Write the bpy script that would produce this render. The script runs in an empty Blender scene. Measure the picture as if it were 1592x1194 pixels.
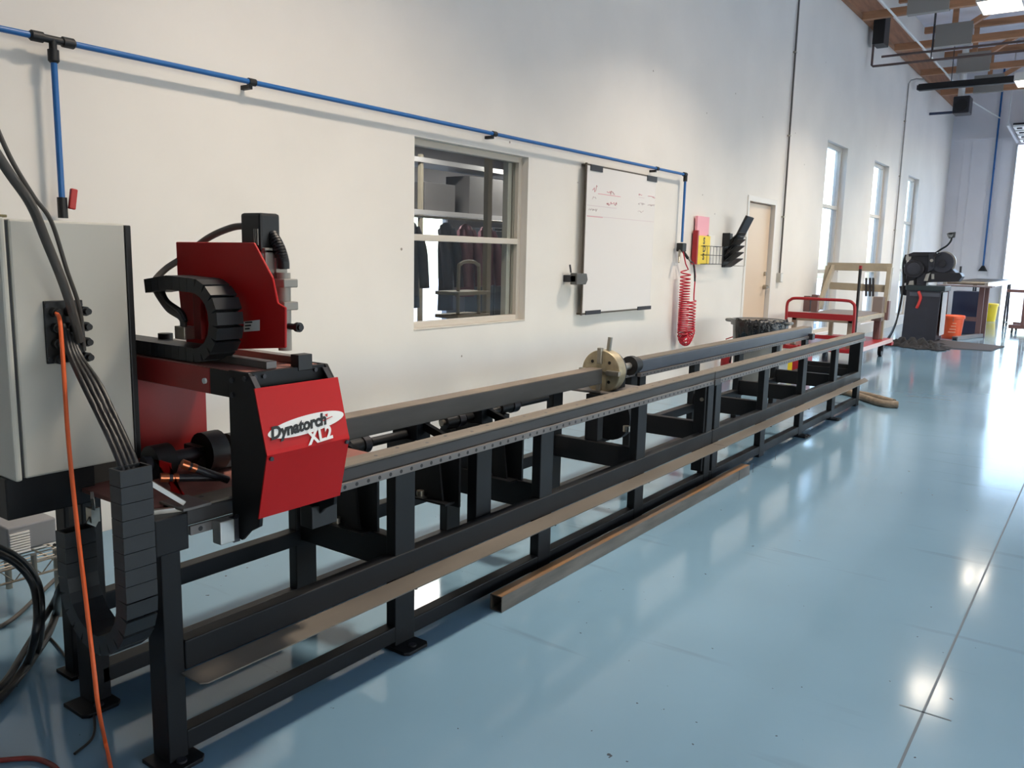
import bpy, bmesh, math, random
from mathutils import Vector, Matrix, Euler
random.seed(7)
S = bpy.context.scene
COL = S.collection
# ------------------------------------------------------------------ camera
FPX = 1295.3; CX, CY = 796.0, 597.0
YAW, PIT, ROL = (math.radians(a) for a in (35.6626, 8.9099, 1.3118))
H = 1.4
def axes():
    fw = Vector((math.cos(YAW), math.sin(YAW), 0)); rt = Vector((math.sin(YAW), -math.cos(YAW), 0)); up = Vector((0, 0, 1))
    fw2 = fw*math.cos(PIT) - up*math.sin(PIT); up2 = up*math.cos(PIT) + fw*math.sin(PIT)
    r3 = rt*math.cos(ROL) + up2*math.sin(ROL); u3 = up2*math.cos(ROL) - rt*math.sin(ROL)
    return r3, u3, fw2
R3, U3, F3 = axes()
cam = bpy.data.cameras.new('camera'); cam.sensor_width = 36.0; cam.lens = FPX/1592*36; cam.clip_end = 300; cam.clip_start = 0.02
camo = bpy.data.objects.new('camera', cam); COL.objects.link(camo)
m = Matrix((( R3.x, U3.x, -F3.x, 0), (R3.y, U3.y, -F3.y, 0), (R3.z, U3.z, -F3.z, H), (0, 0, 0, 1)))
camo.matrix_world = m
S.camera = camo
def ray(x, y): return R3*((x-CX)/FPX) - U3*((y-CY)/FPX) + F3
def px(x, y, X): d = ray(x, y); return Vector((0, 0, H)) + d*(X/d.x)
def py(x, y, Y): d = ray(x, y); return Vector((0, 0, H)) + d*(Y/d.y)
def pz(x, y, Z=0.0): d = ray(x, y); return Vector((0, 0, H)) + d*((Z-H)/d.z)
# ------------------------------------------------------------------ view, sky, sun
S.view_settings.view_transform = 'Standard'; S.view_settings.look = 'None'
S.view_settings.gamma = 1.0; S.view_settings.use_curve_mapping = False
S.view_settings.exposure = -0.62
w = bpy.data.worlds.new('sky'); S.world = w; w.use_nodes = True
nt = w.node_tree; nt.nodes.clear()
sky = nt.nodes.new('ShaderNodeTexSky'); sky.sky_type = 'NISHITA'; sky.sun_disc = False
sky.sun_elevation = math.radians(52); sky.sun_rotation = math.radians(200); sky.altitude = 100
sky.air_density = 1.0; sky.dust_density = 2.0; sky.ozone_density = 1.0
bg = nt.nodes.new('ShaderNodeBackground'); bg.inputs['Strength'].default_value = 1.9
ow = nt.nodes.new('ShaderNodeOutputWorld')
nt.links.new(sky.outputs[0], bg.inputs[0]); nt.links.new(bg.outputs[0], ow.inputs[0])
sun = bpy.data.lights.new('sun', 'SUN'); sun.energy = 2.2; sun.angle = 0.01; sun.color = (1.0, 0.95, 0.88)
suno = bpy.data.objects.new('sun', sun); COL.objects.link(suno)
suno.rotation_euler = Vector((0.55, -0.55, 1.2)).to_track_quat('Z', 'Y').to_euler()
LAMP_STRENGTH = 45.0
LAMP_WATT = 135.0
LAMP_COLOR = (1.0, 0.86, 0.70)
# ------------------------------------------------------------------ materials
def lin(c):
    return tuple(((v/255)/12.92 if v/255 <= .04045 else ((v/255+.055)/1.055)**2.4) for v in c) + (1,)
MATS = {}
def mat(name, rgb, rough=.5, metal=0., var=0., scale=8., bump=0., bscale=40., rvar=0., spec=.5, coat=0., rgb2=None, stretch=None):
    if name in MATS: return MATS[name]
    M = bpy.data.materials.new(name); M.use_nodes = True; t = M.node_tree; b = t.nodes['Principled BSDF']
    c = lin(rgb)
    b.inputs['Base Color'].default_value = c; b.inputs['Roughness'].default_value = rough
    b.inputs['Metallic'].default_value = metal; b.inputs['Specular IOR Level'].default_value = spec
    b.inputs['Coat Weight'].default_value = coat
    if var or rvar or bump or rgb2:
        tc = t.nodes.new('ShaderNodeTexCoord'); mp = t.nodes.new('ShaderNodeMapping')
        t.links.new(tc.outputs['Object'], mp.inputs['Vector'])
        if stretch: mp.inputs['Scale'].default_value = stretch
        n = t.nodes.new('ShaderNodeTexNoise'); n.inputs['Scale'].default_value = scale; n.inputs['Detail'].default_value = 6
        t.links.new(mp.outputs[0], n.inputs['Vector'])
        if var or rgb2:
            rp = t.nodes.new('ShaderNodeValToRGB')
            if rgb2: a, d = c, lin(rgb2)
            else:
                a = tuple(max(0, v*(1-var)) for v in c[:3])+(1,); d = tuple(min(1, v*(1+var)) for v in c[:3])+(1,)
            rp.color_ramp.elements[0].position = .35; rp.color_ramp.elements[1].position = .65
            rp.color_ramp.elements[0].color = a; rp.color_ramp.elements[1].color = d
            t.links.new(n.outputs['Fac'], rp.inputs[0]); t.links.new(rp.outputs[0], b.inputs['Base Color'])
        if rvar:
            mr = t.nodes.new('ShaderNodeMapRange'); mr.inputs['From Min'].default_value = .3; mr.inputs['From Max'].default_value = .7
            mr.inputs['To Min'].default_value = max(.02, rough-rvar); mr.inputs['To Max'].default_value = min(1, rough+rvar)
            t.links.new(n.outputs['Fac'], mr.inputs[0]); t.links.new(mr.outputs[0], b.inputs['Roughness'])
        if bump:
            n2 = t.nodes.new('ShaderNodeTexNoise'); n2.inputs['Scale'].default_value = bscale; n2.inputs['Detail'].default_value = 4
            t.links.new(mp.outputs[0], n2.inputs['Vector'])
            bp = t.nodes.new('ShaderNodeBump'); bp.inputs['Strength'].default_value = bump; bp.inputs['Distance'].default_value = .01
            t.links.new(n2.outputs['Fac'], bp.inputs['Height']); t.links.new(bp.outputs[0], b.inputs['Normal'])
    MATS[name] = M; return M
def emat(name, rgb, strength):
    if name in MATS: return MATS[name]
    M = bpy.data.materials.new(name); M.use_nodes = True; t = M.node_tree; b = t.nodes['Principled BSDF']
    b.inputs['Base Color'].default_value = (.8, .8, .8, 1)
    b.inputs['Emission Color'].default_value = tuple(rgb)+(1,); b.inputs['Emission Strength'].default_value = strength
    MATS[name] = M; return M
def glassmat(name, tint, rough=0.0, refl=1.0):
    if name in MATS: return MATS[name]
    M = bpy.data.materials.new(name); M.use_nodes = True; t = M.node_tree; t.nodes.clear()
    o = t.nodes.new('ShaderNodeOutputMaterial'); mx = t.nodes.new('ShaderNodeMixShader'); tr = t.nodes.new('ShaderNodeBsdfTransparent')
    gl = t.nodes.new('ShaderNodeBsdfGlossy'); fr = t.nodes.new('ShaderNodeFresnel')
    ge = t.nodes.new('ShaderNodeNewGeometry'); ma = t.nodes.new('ShaderNodeMath'); ma.operation = 'MULTIPLY_ADD'
    ma.inputs[1].default_value = 1/1.5-1.5; ma.inputs[2].default_value = 1.5
    t.links.new(ge.outputs['Backfacing'], ma.inputs[0]); t.links.new(ma.outputs[0], fr.inputs[0])
    tr.inputs[0].default_value = tint; gl.inputs['Roughness'].default_value = rough
    t.links.new(fr.outputs[0], mx.inputs[0]); t.links.new(tr.outputs[0], mx.inputs[1]); t.links.new(gl.outputs[0], mx.inputs[2])
    t.links.new(mx.outputs[0], o.inputs[0]); MATS[name] = M; return M

# painted concrete wall with form-tie pock marks
def wall_material():
    M = mat('wall_paint', (226, 221, 213), rough=.55, var=.03, scale=1.3, bump=.05, bscale=9)
    t = M.node_tree; b = t.nodes['Principled BSDF']
    tc = t.nodes.new('ShaderNodeTexCoord'); vo = t.nodes.new('ShaderNodeTexVoronoi'); vo.inputs['Scale'].default_value = 2.3
    t.links.new(tc.outputs['Object'], vo.inputs['Vector'])
    lt = t.nodes.new('ShaderNodeMath'); lt.operation = 'LESS_THAN'; lt.inputs[1].default_value = .022
    t.links.new(vo.outputs['Distance'], lt.inputs[0])
    old = b.inputs['Base Color'].links[0].from_socket
    mx = t.nodes.new('ShaderNodeMix'); mx.data_type = 'RGBA'; mx.inputs['B'].default_value = lin((150, 140, 128))
    t.links.new(old, mx.inputs['A']); t.links.new(lt.outputs[0], mx.inputs['Factor']); t.links.new(mx.outputs['Result'], b.inputs['Base Color'])
    return M
WALL = wall_material()
def floor_material():
    M = mat('floor_epoxy', (113, 145, 166), rough=.12, rvar=.04, var=.07, scale=.7, spec=.5, bump=.035, bscale=3.5)
    t = M.node_tree; b = t.nodes['Principled BSDF']
    tc = t.nodes.new('ShaderNodeTexCoord'); n = t.nodes.new('ShaderNodeTexNoise'); n.inputs['Scale'].default_value = 26; n.inputs['Detail'].default_value = 2
    t.links.new(tc.outputs['Object'], n.inputs['Vector'])
    gt = t.nodes.new('ShaderNodeMath'); gt.operation = 'GREATER_THAN'; gt.inputs[1].default_value = .755
    t.links.new(n.outputs['Fac'], gt.inputs[0])
    old = b.inputs['Base Color'].links[0].from_socket
    mp2 = t.nodes.new('ShaderNodeMapping'); mp2.inputs['Scale'].default_value = (5, .5, 1); mp2.inputs['Rotation'].default_value = (0, 0, .35)
    n3 = t.nodes.new('ShaderNodeTexNoise'); n3.inputs['Scale'].default_value = 1.6; n3.inputs['Detail'].default_value = 3
    t.links.new(tc.outputs['Object'], mp2.inputs['Vector']); t.links.new(mp2.outputs[0], n3.inputs['Vector'])
    mr3 = t.nodes.new('ShaderNodeMapRange'); mr3.inputs['From Min'].default_value = .64; mr3.inputs['From Max'].default_value = .74; mr3.inputs['To Max'].default_value = .35
    t.links.new(n3.outputs['Fac'], mr3.inputs[0])
    m3 = t.nodes.new('ShaderNodeMix'); m3.data_type = 'RGBA'; m3.inputs['B'].default_value = lin((84, 100, 112))
    t.links.new(old, m3.inputs['A']); t.links.new(mr3.outputs[0], m3.inputs['Factor']); old = m3.outputs['Result']
    mx = t.nodes.new('ShaderNodeMix'); mx.data_type = 'RGBA'; mx.inputs['B'].default_value = lin((60, 70, 78))
    t.links.new(old, mx.inputs['A']); t.links.new(gt.outputs[0], mx.inputs['Factor']); t.links.new(mx.outputs['Result'], b.inputs['Base Color'])
    return M
FLOOR = floor_material()
BLACK = mat('black_powder_coat', (13, 15, 19), rough=.5, var=.15, scale=3, rvar=.08, spec=.3)
BLACK2 = mat('black_plastic', (15, 16, 18), rough=.5)
CHAIN = mat('carrier_plastic', (26, 29, 32), rough=.5, var=.2, scale=20)
CHAINTOP = mat('carrier_lid_plastic', (70, 72, 70), rough=.45, var=.1, scale=20)
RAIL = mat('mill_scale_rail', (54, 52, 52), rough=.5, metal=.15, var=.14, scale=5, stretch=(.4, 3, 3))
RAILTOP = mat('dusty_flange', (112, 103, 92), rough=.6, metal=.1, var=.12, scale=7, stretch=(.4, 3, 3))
RACK = mat('rack_steel', (112, 107, 104), rough=.45, metal=.4, var=.1, scale=9)
SHELF = mat('dusty_tray_steel', (104, 98, 90), rough=.5, metal=.2, var=.16, scale=3, stretch=(.4, 2, 2), rvar=.08)
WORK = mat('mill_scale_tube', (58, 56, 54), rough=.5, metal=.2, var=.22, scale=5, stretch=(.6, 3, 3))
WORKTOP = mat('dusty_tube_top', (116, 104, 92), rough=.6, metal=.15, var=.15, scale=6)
FTUBE = mat('bare_steel_tube', (122, 112, 103), rough=.36, metal=.65, var=.25, scale=6, stretch=(.5, 3, 3))
FTUBETOP = mat('rusty_steel', (142, 104, 66), rough=.5, metal=.35, var=.2, scale=6, stretch=(.5, 3, 3), rgb2=(110, 96, 84))
RED = mat('red_enamel', (184, 16, 18), rough=.45, var=.04, scale=3, spec=.3)
REDD = mat('red_enamel_frame', (150, 30, 28), rough=.42, var=.12, scale=6)
DECK = mat('dusty_glare_red', (136, 88, 78), rough=.6, var=.2, scale=9)
CAB = mat('cabinet_grey', (196, 192, 180), rough=.45, var=.02, scale=2)
ALU = mat('brushed_aluminium', (186, 184, 178), rough=.35, metal=.8)
STEEL = mat('machined_steel', (158, 152, 140), rough=.32, metal=.85, var=.12, scale=14)
TORCHG = mat('torch_grey', (150, 146, 138), rough=.5, metal=.2)
CHUCK = mat('brass_tinted_chuck', (168, 156, 130), rough=.4, metal=.6, var=.15, scale=20)
WHITE = mat('white_plastic', (226, 226, 222), rough=.4)
INK = mat('black_ink', (20, 18, 18), rough=.5)
WINK = mat('white_ink', (236, 234, 230), rough=.45)
RINK = mat('red_marker', (212, 136, 146), rough=.6)
RINK2 = mat('faded_marker', (200, 186, 188), rough=.6)
BLUE = mat('blue_pipe', (30, 98, 164), rough=.35)
ORANGE = mat('orange_cable_jacket', (226, 96, 40), rough=.5)
REDHOSE = mat('red_hose', (192, 30, 52), rough=.4)
DRED = mat('dark_red_hose', (112, 40, 34), rough=.5)
CONDG = mat('grey_conduit_jacket', (84, 78, 72), rough=.5)
CABLE = mat('black_cable', (18, 19, 21), rough=.45)
WB = mat('whiteboard_enamel', (226, 222, 218), rough=.18)
FRAMEALU = mat('window_frame_paint', (200, 192, 180), rough=.45)
DOORP = mat('door_paint', (214, 190, 164), rough=.4)
TRIMW = mat('frame_white', (222, 218, 212), rough=.45)
WOOD = mat('glulam_wood', (172, 124, 90), rough=.65, var=.2, scale=4, stretch=(3, .4, 3))
WOODX = mat('glulam_ledger', (156, 110, 80), rough=.65, var=.2, scale=4, stretch=(.4, 3, 3))
GUSS = mat('gusset_steel', (150, 146, 140), rough=.5, metal=.3)
ROOF = mat('roof_deck_white', (236, 232, 238), rough=.7, var=.05, scale=3)
DARKM = mat('dark_metal', (48, 48, 54), rough=.45, metal=.3)
SAWG = mat('saw_grey', (52, 54, 64), rough=.45, var=.08, scale=6)
BEIGE = mat('beige_steel', (160, 150, 131), rough=.5, var=.06, scale=8)
CARTRED = mat('cart_red', (158, 26, 34), rough=.4)
BROWN = mat('brown_steel', (112, 84, 82), rough=.5)
ORANGEP = mat('orange_plastic', (232, 92, 48), rough=.45)
YELLOW = mat('yellow_plastic', (238, 206, 40), rough=.45)
BINP = mat('grey_bin_plastic', (112, 114, 112), rough=.5)
BAG = mat('black_bag_film', (16, 17, 20), rough=.22, bump=.9, bscale=30)
RUBBER = mat('rubber_mat', (62, 58, 60), rough=.8, bump=.3, bscale=60)
CLOTHG = mat('dark_cloth', (27, 26, 27), rough=.9, var=.2, scale=20, bump=.4, bscale=60)
SOCK = mat('grey_tan_sock', (120, 108, 94), rough=.9, var=.2, scale=18, bump=.5, bscale=50)
CONC = mat('outdoor_concrete', (206, 204, 198), rough=.8, var=.05, scale=.6)
GLASS = glassmat('window_glass', (.92, .95, .95, 1))
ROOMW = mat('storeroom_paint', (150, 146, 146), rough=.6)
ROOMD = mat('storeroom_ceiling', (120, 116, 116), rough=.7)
COAT1 = mat('maroon_leather', (124, 84, 92), rough=.6, bump=.3, bscale=12)
COAT2 = mat('dark_welding_jacket', (58, 54, 62), rough=.7, bump=.3, bscale=12)
PINK = mat('pink_card', (236, 160, 172), rough=.4)
PAPER = mat('paper', (232, 228, 220), rough=.6)
COPPER = mat('copper', (190, 110, 74), rough=.3, metal=.8)
# ------------------------------------------------------------------ builders
def wl(o):
    v = Vector((0, 0, 0))
    while o is not None: v = v + o.location; o = o.parent
    return v
def tag(o, label=None, cat=None, group=None, kind=None):
    if label: o['label'] = label
    if cat: o['category'] = cat
    if group: o['group'] = group
    if kind: o['kind'] = kind
    return o
def thing(name, label, cat, loc, group=None):
    o = bpy.data.objects.new(name, None); COL.objects.link(o); o.location = loc; o.empty_display_size = .1
    return tag(o, label, cat, group)
def link_mesh(name, me, parent=None, loc=(0, 0, 0), rot=None):
    o = bpy.data.objects.new(name, me); COL.objects.link(o); o.parent = parent; o.location = loc
    if rot is not None: o.rotation_euler = rot
    return o
class MB:
    def __init__(s): s.v = []; s.f = []; s.sm = False
    def add(s, vs, fs):
        n = len(s.v); s.v += [Vector(q) for q in vs]; s.f += [tuple(i+n for i in f) for f in fs]; return s
    def box(s, x0, x1, y0, y1, z0, z1):
        if x0 > x1: x0, x1 = x1, x0
        if y0 > y1: y0, y1 = y1, y0
        if z0 > z1: z0, z1 = z1, z0
        return s.add([(x0,y0,z0),(x1,y0,z0),(x1,y1,z0),(x0,y1,z0),(x0,y0,z1),(x1,y0,z1),(x1,y1,z1),(x0,y1,z1)],
            [(0,3,2,1),(4,5,6,7),(0,1,5,4),(1,2,6,5),(2,3,7,6),(3,0,4,7)])
    def bar(s, a, b, wd, ht, up=(0, 0, 1)):
        a = Vector(a); b = Vector(b); d = (b-a).normalized(); u = Vector(up)
        if abs(d.dot(u)) > .98: u = Vector((1, 0, 0))
        sd = d.cross(u).normalized(); u = sd.cross(d).normalized()
        p = []
        for q in (a, b):
            for i, j in ((-1,-1),(1,-1),(1,1),(-1,1)): p.append(q + sd*(i*wd/2) + u*(j*ht/2))
        return s.add(p, [(3,2,1,0),(4,5,6,7),(0,1,5,4),(1,2,6,5),(2,3,7,6),(3,0,4,7)])
    def cyl(s, a, b, r, n=16, r2=None, caps=True):
        s.sm = True
        a = Vector(a); b = Vector(b); d = (b-a).normalized(); r2 = r if r2 is None else r2
        u = Vector((0, 0, 1)) if abs(d.z) < .9 else Vector((1, 0, 0))
        e1 = d.cross(u).normalized(); e2 = d.cross(e1)
        vs = []
        for q, rr in ((a, r), (b, r2)):
            for k in range(n):
                t = 2*math.pi*k/n; vs.append(q + e1*math.cos(t)*rr + e2*math.sin(t)*rr)
        fs = [(k, (k+1) % n, n+(k+1) % n, n+k) for k in range(n)]
        if caps: fs += [tuple(range(n-1, -1, -1)), tuple(range(n, 2*n))]
        return s.add(vs, fs)
    def tube(s, pts, r, n=8, caps=True):
        s.sm = True
        pts = [Vector(p) for p in pts]; vs = []; N = len(pts); e = None
        for i, p in enumerate(pts):
            d = (pts[min(i+1, N-1)] - pts[max(i-1, 0)]).normalized()
            if e is None:
                u = Vector((0, 0, 1)) if abs(d.z) < .9 else Vector((1, 0, 0)); e = d.cross(u).normalized()
            else: e = (e - d*e.dot(d)).normalized()
            f2 = d.cross(e)
            for k in range(n):
                t = 2*math.pi*k/n; vs.append(p + e*math.cos(t)*r + f2*math.sin(t)*r)
        fs = [(i*n+k, i*n+(k+1) % n, (i+1)*n+(k+1) % n, (i+1)*n+k) for i in range(N-1) for k in range(n)]
        if caps: fs += [tuple(range(n-1, -1, -1)), tuple(range((N-1)*n, N*n))]
        return s.add(vs, fs)
    def prism(s, poly, a0, a1, axis='x'):
        n = len(poly); vs = []
        for a in (a0, a1):
            for (p, q) in poly:
                vs.append((a, p, q) if axis == 'x' else (p, a, q) if axis == 'y' else (p, q, a))
        return s.add(vs, [tuple(range(n)), tuple(range(2*n-1, n-1, -1))] + [(k, n+k, n+(k+1) % n, (k+1) % n) for k in range(n)])
    def lathe(s, prof, c, n=24, sx=1, sy=1):
        s.sm = True; c = Vector(c); vs = []
        for r, z in prof:
            for k in range(n):
                t = 2*math.pi*k/n; vs.append(c + Vector((math.cos(t)*r*sx, math.sin(t)*r*sy, z)))
        m_ = len(prof)
        fs = [(i*n+k, i*n+(k+1) % n, (i+1)*n+(k+1) % n, (i+1)*n+k) for i in range(m_-1) for k in range(n)]
        fs += [tuple(range(n-1, -1, -1)), tuple(range((m_-1)*n, m_*n))]
        return s.add(vs, fs)
    def mesh(s, name, mt, off=Vector((0, 0, 0))):
        me = bpy.data.meshes.new(name); me.from_pydata([tuple(v-off) for v in s.v], [], s.f)
        bm = bmesh.new(); bm.from_mesh(me); bmesh.ops.recalc_face_normals(bm, faces=bm.faces); bm.to_mesh(me); bm.free()
        if s.sm:
            me.polygons.foreach_set('use_smooth', [True]*len(me.polygons)); me.set_sharp_from_angle(angle=math.radians(40))
        me.materials.append(mt); return me
    def build(s, name, mt, parent=None, bev=0., at=None):
        off = wl(parent)
        loc = Vector((0, 0, 0))
        if parent is None and at is not None: off = Vector(at); loc = Vector(at)
        o = link_mesh(name, s.mesh(name, mt, off), parent, loc)
        if bev:
            b = o.modifiers.new('bevel', 'BEVEL'); b.width = bev; b.segments = 2; b.limit_method = 'ANGLE'
        return o
def B(name, mt, x0, x1, y0, y1, z0, z1, parent=None, bev=0.): return MB().box(x0, x1, y0, y1, z0, z1).build(name, mt, parent, bev)
def spline(pts, n=8):
    P = [Vector(p) for p in pts]; P = [P[0]*2-P[1]] + P + [P[-1]*2-P[-2]]; out = []
    for i in range(1, len(P)-2):
        for k in range(n):
            t = k/n; a, b, c, d = P[i-1:i+3]
            out.append(.5*((2*b)+(c-a)*t+(2*a-5*b+4*c-d)*t*t+(3*b-a-3*c+d)*t**3))
    out.append(P[-2]); return out
def text_mesh(name, body, size, o, u, v, mt, parent, shear=0., bold=0., align='LEFT', extrude=.0004):
    cu = bpy.data.curves.new(name, 'FONT'); cu.body = body; cu.size = size; cu.shear = shear; cu.offset = bold; cu.extrude = extrude; cu.align_x = align
    cu.resolution_u = 3
    tmp = bpy.data.objects.new('tmp', cu); COL.objects.link(tmp)
    bpy.context.view_layer.update()
    me = bpy.data.meshes.new_from_object(tmp.evaluated_get(bpy.context.evaluated_depsgraph_get()))
    bpy.data.objects.remove(tmp)
    u = Vector(u).normalized(); v = Vector(v).normalized(); nn = u.cross(v)
    o = Vector(o) - wl(parent)
    for vt in me.vertices: c = vt.co.copy(); vt.co = o + u*c.x + v*c.y + nn*c.z
    me.name = name; me.materials.clear(); me.materials.append(mt)
    return link_mesh(name, me, parent)
def struct(o): o['kind'] = 'structure'; return o
def dup(o, parent=None, loc=None, rotz=None, label=None):
    c = o.copy(); COL.objects.link(c); c.parent = parent
    if loc is not None: c.location = loc
    if rotz is not None: c.rotation_euler = (0, 0, rotz)
    if label: c['label'] = label
    for ch in [k for k in bpy.data.objects if k.parent == o]: dup(ch, c)
    return c
W = 3.92; XE = 24.9; XB = -8.0; YR = -10.0; ZR = 6.35
# ================================================================== SETTING
fl = struct(B('floor', FLOOR, XB, XE+.2, YR, W+.2, -.15, 0))
JOINT = mat('joint_sealant', (74, 90, 102), rough=.5)
j = MB(); j.box(XB, XE, .346, .354, -.001, .0006); j.build('control_joint', JOINT, fl)
for xj in (2.752,):
    MB().box(xj-.004, xj+.004, .27, .42, -.001, .0006).build('control_joint', JOINT, fl)
# side wall with its openings
OPEN = [(4.28, 5.62, .86, 2.16), (10.5, 11.6, 0, 2.2), (13.8, 15.0, .2, 3.27), (16.9, 18.12, .2, 3.27), (20.0, 21.2, .2, 3.27)]
mb = MB(); xs = XB
for (a, b, z0, z1) in OPEN:
    mb.box(xs, a, W, W+.2, 0, ZR)
    if z0 > 0: mb.box(a, b, W, W+.2, 0, z0)
    mb.box(a, b, W, W+.2, z1, ZR); xs = b
mb.box(xs, XE+.2, W, W+.2, 0, ZR)
struct(mb.build('wall_left', WALL))
ENDW = mat('end_wall_paint', (230, 228, 232), rough=.6, var=.03, scale=1)
DY0, DY1, DZ = 2.40, -2.6, 4.38
mb = MB(); mb.box(XE, XE+.2, DY0, W+.2, 0, ZR); mb.box(XE, XE+.2, DY1, DY0, DZ, ZR); mb.box(XE, XE+.2, YR, DY1, 0, ZR)
we = struct(mb.build('wall_end', ENDW))
for k, y in enumerate((3.62, 3.42, 3.0, 2.75)):
    MB().box(XE-.012, XE, y-.008, y+.008, 0, 4.5).build('wall_batten', ENDW, we)
MB().box(XE-.03, XE, DY0, W, 4.55, 4.6).build('wall_ledge', ENDW, we)
struct(B('wall_back', WALL, XB-.2, XB, YR, W+.2, 0, ZR))
mb = MB(); xs = XB
for (a, b) in ((-2.0, 3.0), (5.8, 9.2), (10.8, 19.2)):      # unseen openings added to let in fill daylight
    mb.box(xs, a, YR-.2, YR, 0, ZR); mb.box(a, b, YR-.2, YR, 3.2, ZR); xs = b
mb.box(xs, XE+.2, YR-.2, YR, 0, ZR)
struct(mb.build('wall_right', WALL))
struct(B('ground_yard', CONC, -20, XE+.2, -40, YR-.2, -.2, -.03))
# roof deck of white panels between purlins
ce = struct(B('ceiling', ROOF, XB, XE+.2, YR, W+.2, ZR, ZR+.1))
tr1 = struct(B('trim_1', WOODX, XB, XE, W-.09, W, 5.36, 5.78)); tr1['label'] = 'brown timber ledger beam along the top of the side wall'
# ground outside
struct(B('ground_outside', CONC, XE+.2, 70, -30, 30, -.2, -.03))
struct(MB().box(13.6, XE+.2, W+.2, 30, -.2, -.03).box(-5, 13.6, 8.75, 30, -.2, -.03).build('ground_side', CONC))
# ---- window into the storeroom
def window(name, a, b, z0, z1, rails, y0, fw=.05, deep=.06, pane=True):
    mb = MB()
    mb.box(a, a+fw, y0, y0+deep, z0, z1); mb.box(b-fw, b, y0, y0+deep, z0, z1)
    mb.box(a+fw, b-fw, y0, y0+deep, z0, z0+fw); mb.box(a+fw, b-fw, y0, y0+deep, z1-fw, z1)
    win = struct(mb.build(name, FRAMEALU, None, .004))
    zz = [z0+fw] + [q for r in rails for q in (r-fw/2, r+fw/2)] + [z1-fw]
    for r in rails: MB().box(a+fw, b-fw, y0-.005, y0+deep, r-fw/2, r+fw/2).build('window_rail', FRAMEALU, win, .004)
    for k in range(0, len(zz), 2):
        MB().box(a+fw, b-fw, y0+deep*.6, y0+deep*.6+.006, zz[k], zz[k+1]).build('pane', GLASS, win)
    return win
w1 = window('window_1', 4.28, 5.62, .86, 2.16, [1.495], W+.06, .045)
MB().box(4.28, 5.62, W-.004, W+.06, .853, .866).build('window_sill', FRAMEALU, w1, .003)
for x in (5.62-.10,):
    MB().box(x, x+.05, W+.125, W+.175, .90, 2.12).build('inner_jamb', FRAMEALU, w1)
for i, (a, b, z0, z1) in enumerate(OPEN[2:]):
    ww = window('window_%d' % (i+2), a, b, z0, z1, [1.22, 2.28], W+.09, .06)
# ---- personnel door
dr = struct(B('door_1', DOORP, 10.57, 11.53, W+.05, W+.09, .01, 2.12, None, .003))
fr = MB(); fr.box(10.5, 10.56, W-.012, W+.12, 0, 2.2); fr.box(11.54, 11.6, W-.012, W+.12, 0, 2.2); fr.box(10.56, 11.54, W-.012, W+.12, 2.13, 2.2)
fr.build('door_frame', TRIMW, dr, .003)
for z in (.35, 1.12, 1.88): MB().cyl((10.565, W+.04, z-.06), (10.565, W+.04, z+.06), .012, 10).build('hinge', DARKM, dr)
MB().cyl((11.44, W+.05, 1.02), (11.44, W-.0, 1.02), .03, 14).cyl((11.44, W-.0, 1.02), (11.44, W-.02, 1.02), .02, 14).bar((11.44, W-.02, 1.02), (11.33, W-.02, 1.02), .02, .018).build('door_handle', STEEL, dr)
MB().cyl((11.44, W+.05, 1.2), (11.44, W+.02, 1.2), .028, 14).build('deadbolt', STEEL, dr)
# ---- raised sectional door at the far end
dr2 = struct(MB().box(XE-.06, XE, DY0, DY0+.05, 0, DZ).box(XE-.06, XE, DY1-.05, DY1, 0, DZ).build('door_2', mat('door_track', (196, 196, 200), .4, .5)))
for k in range(4):
    x1 = XE-.2-k*.55
    MB().box(x1-.53, x1, DY1+.05, DY0-.08, 4.40+k*.03, 4.45+k*.03).build('door_panel', WHITE, dr2, .008)
    for yy in (2.2, .6, -1.0):
        MB().box(x1-.4, x1-.3, yy-.05, yy+.05, 4.375+k*.03, 4.40+k*.03).build('door_hinge', DARKM, dr2)
for yy in (DY0+.02, DY1-.02):
    MB().bar((XE-.05, yy, 4.45), (XE-2.4, yy, 4.56), .05, .07).build('overhead_track', mat('track_white', (214, 214, 216), .4), dr2)
    MB().bar((XE-2.38, yy, 4.56), (XE-2.38, yy, 6.34), .03, .03).build('track_hanger', mat('track_white', (214, 214, 216), .4), dr2)
MB().cyl((XE-.12, DY0+.15, 4.85), (XE-.12, DY1-.1, 4.85), .05, 12).build('torsion_shaft', DARKM, dr2)
# ---- storeroom seen through window_1
SY = 8.6
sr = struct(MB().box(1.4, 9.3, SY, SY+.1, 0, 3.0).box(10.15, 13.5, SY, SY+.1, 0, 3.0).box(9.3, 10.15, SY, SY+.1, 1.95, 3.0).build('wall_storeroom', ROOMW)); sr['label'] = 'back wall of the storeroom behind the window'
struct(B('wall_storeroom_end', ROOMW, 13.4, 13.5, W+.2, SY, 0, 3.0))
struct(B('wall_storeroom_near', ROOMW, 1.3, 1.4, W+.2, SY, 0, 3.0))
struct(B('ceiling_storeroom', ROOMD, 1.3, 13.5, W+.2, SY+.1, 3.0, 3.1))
struct(B('floor_storeroom', mat('storeroom_floor', (150, 152, 160), .3, var=.05), 1.3, 13.5, W+.2, SY+.1, -.1, 0))
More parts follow.
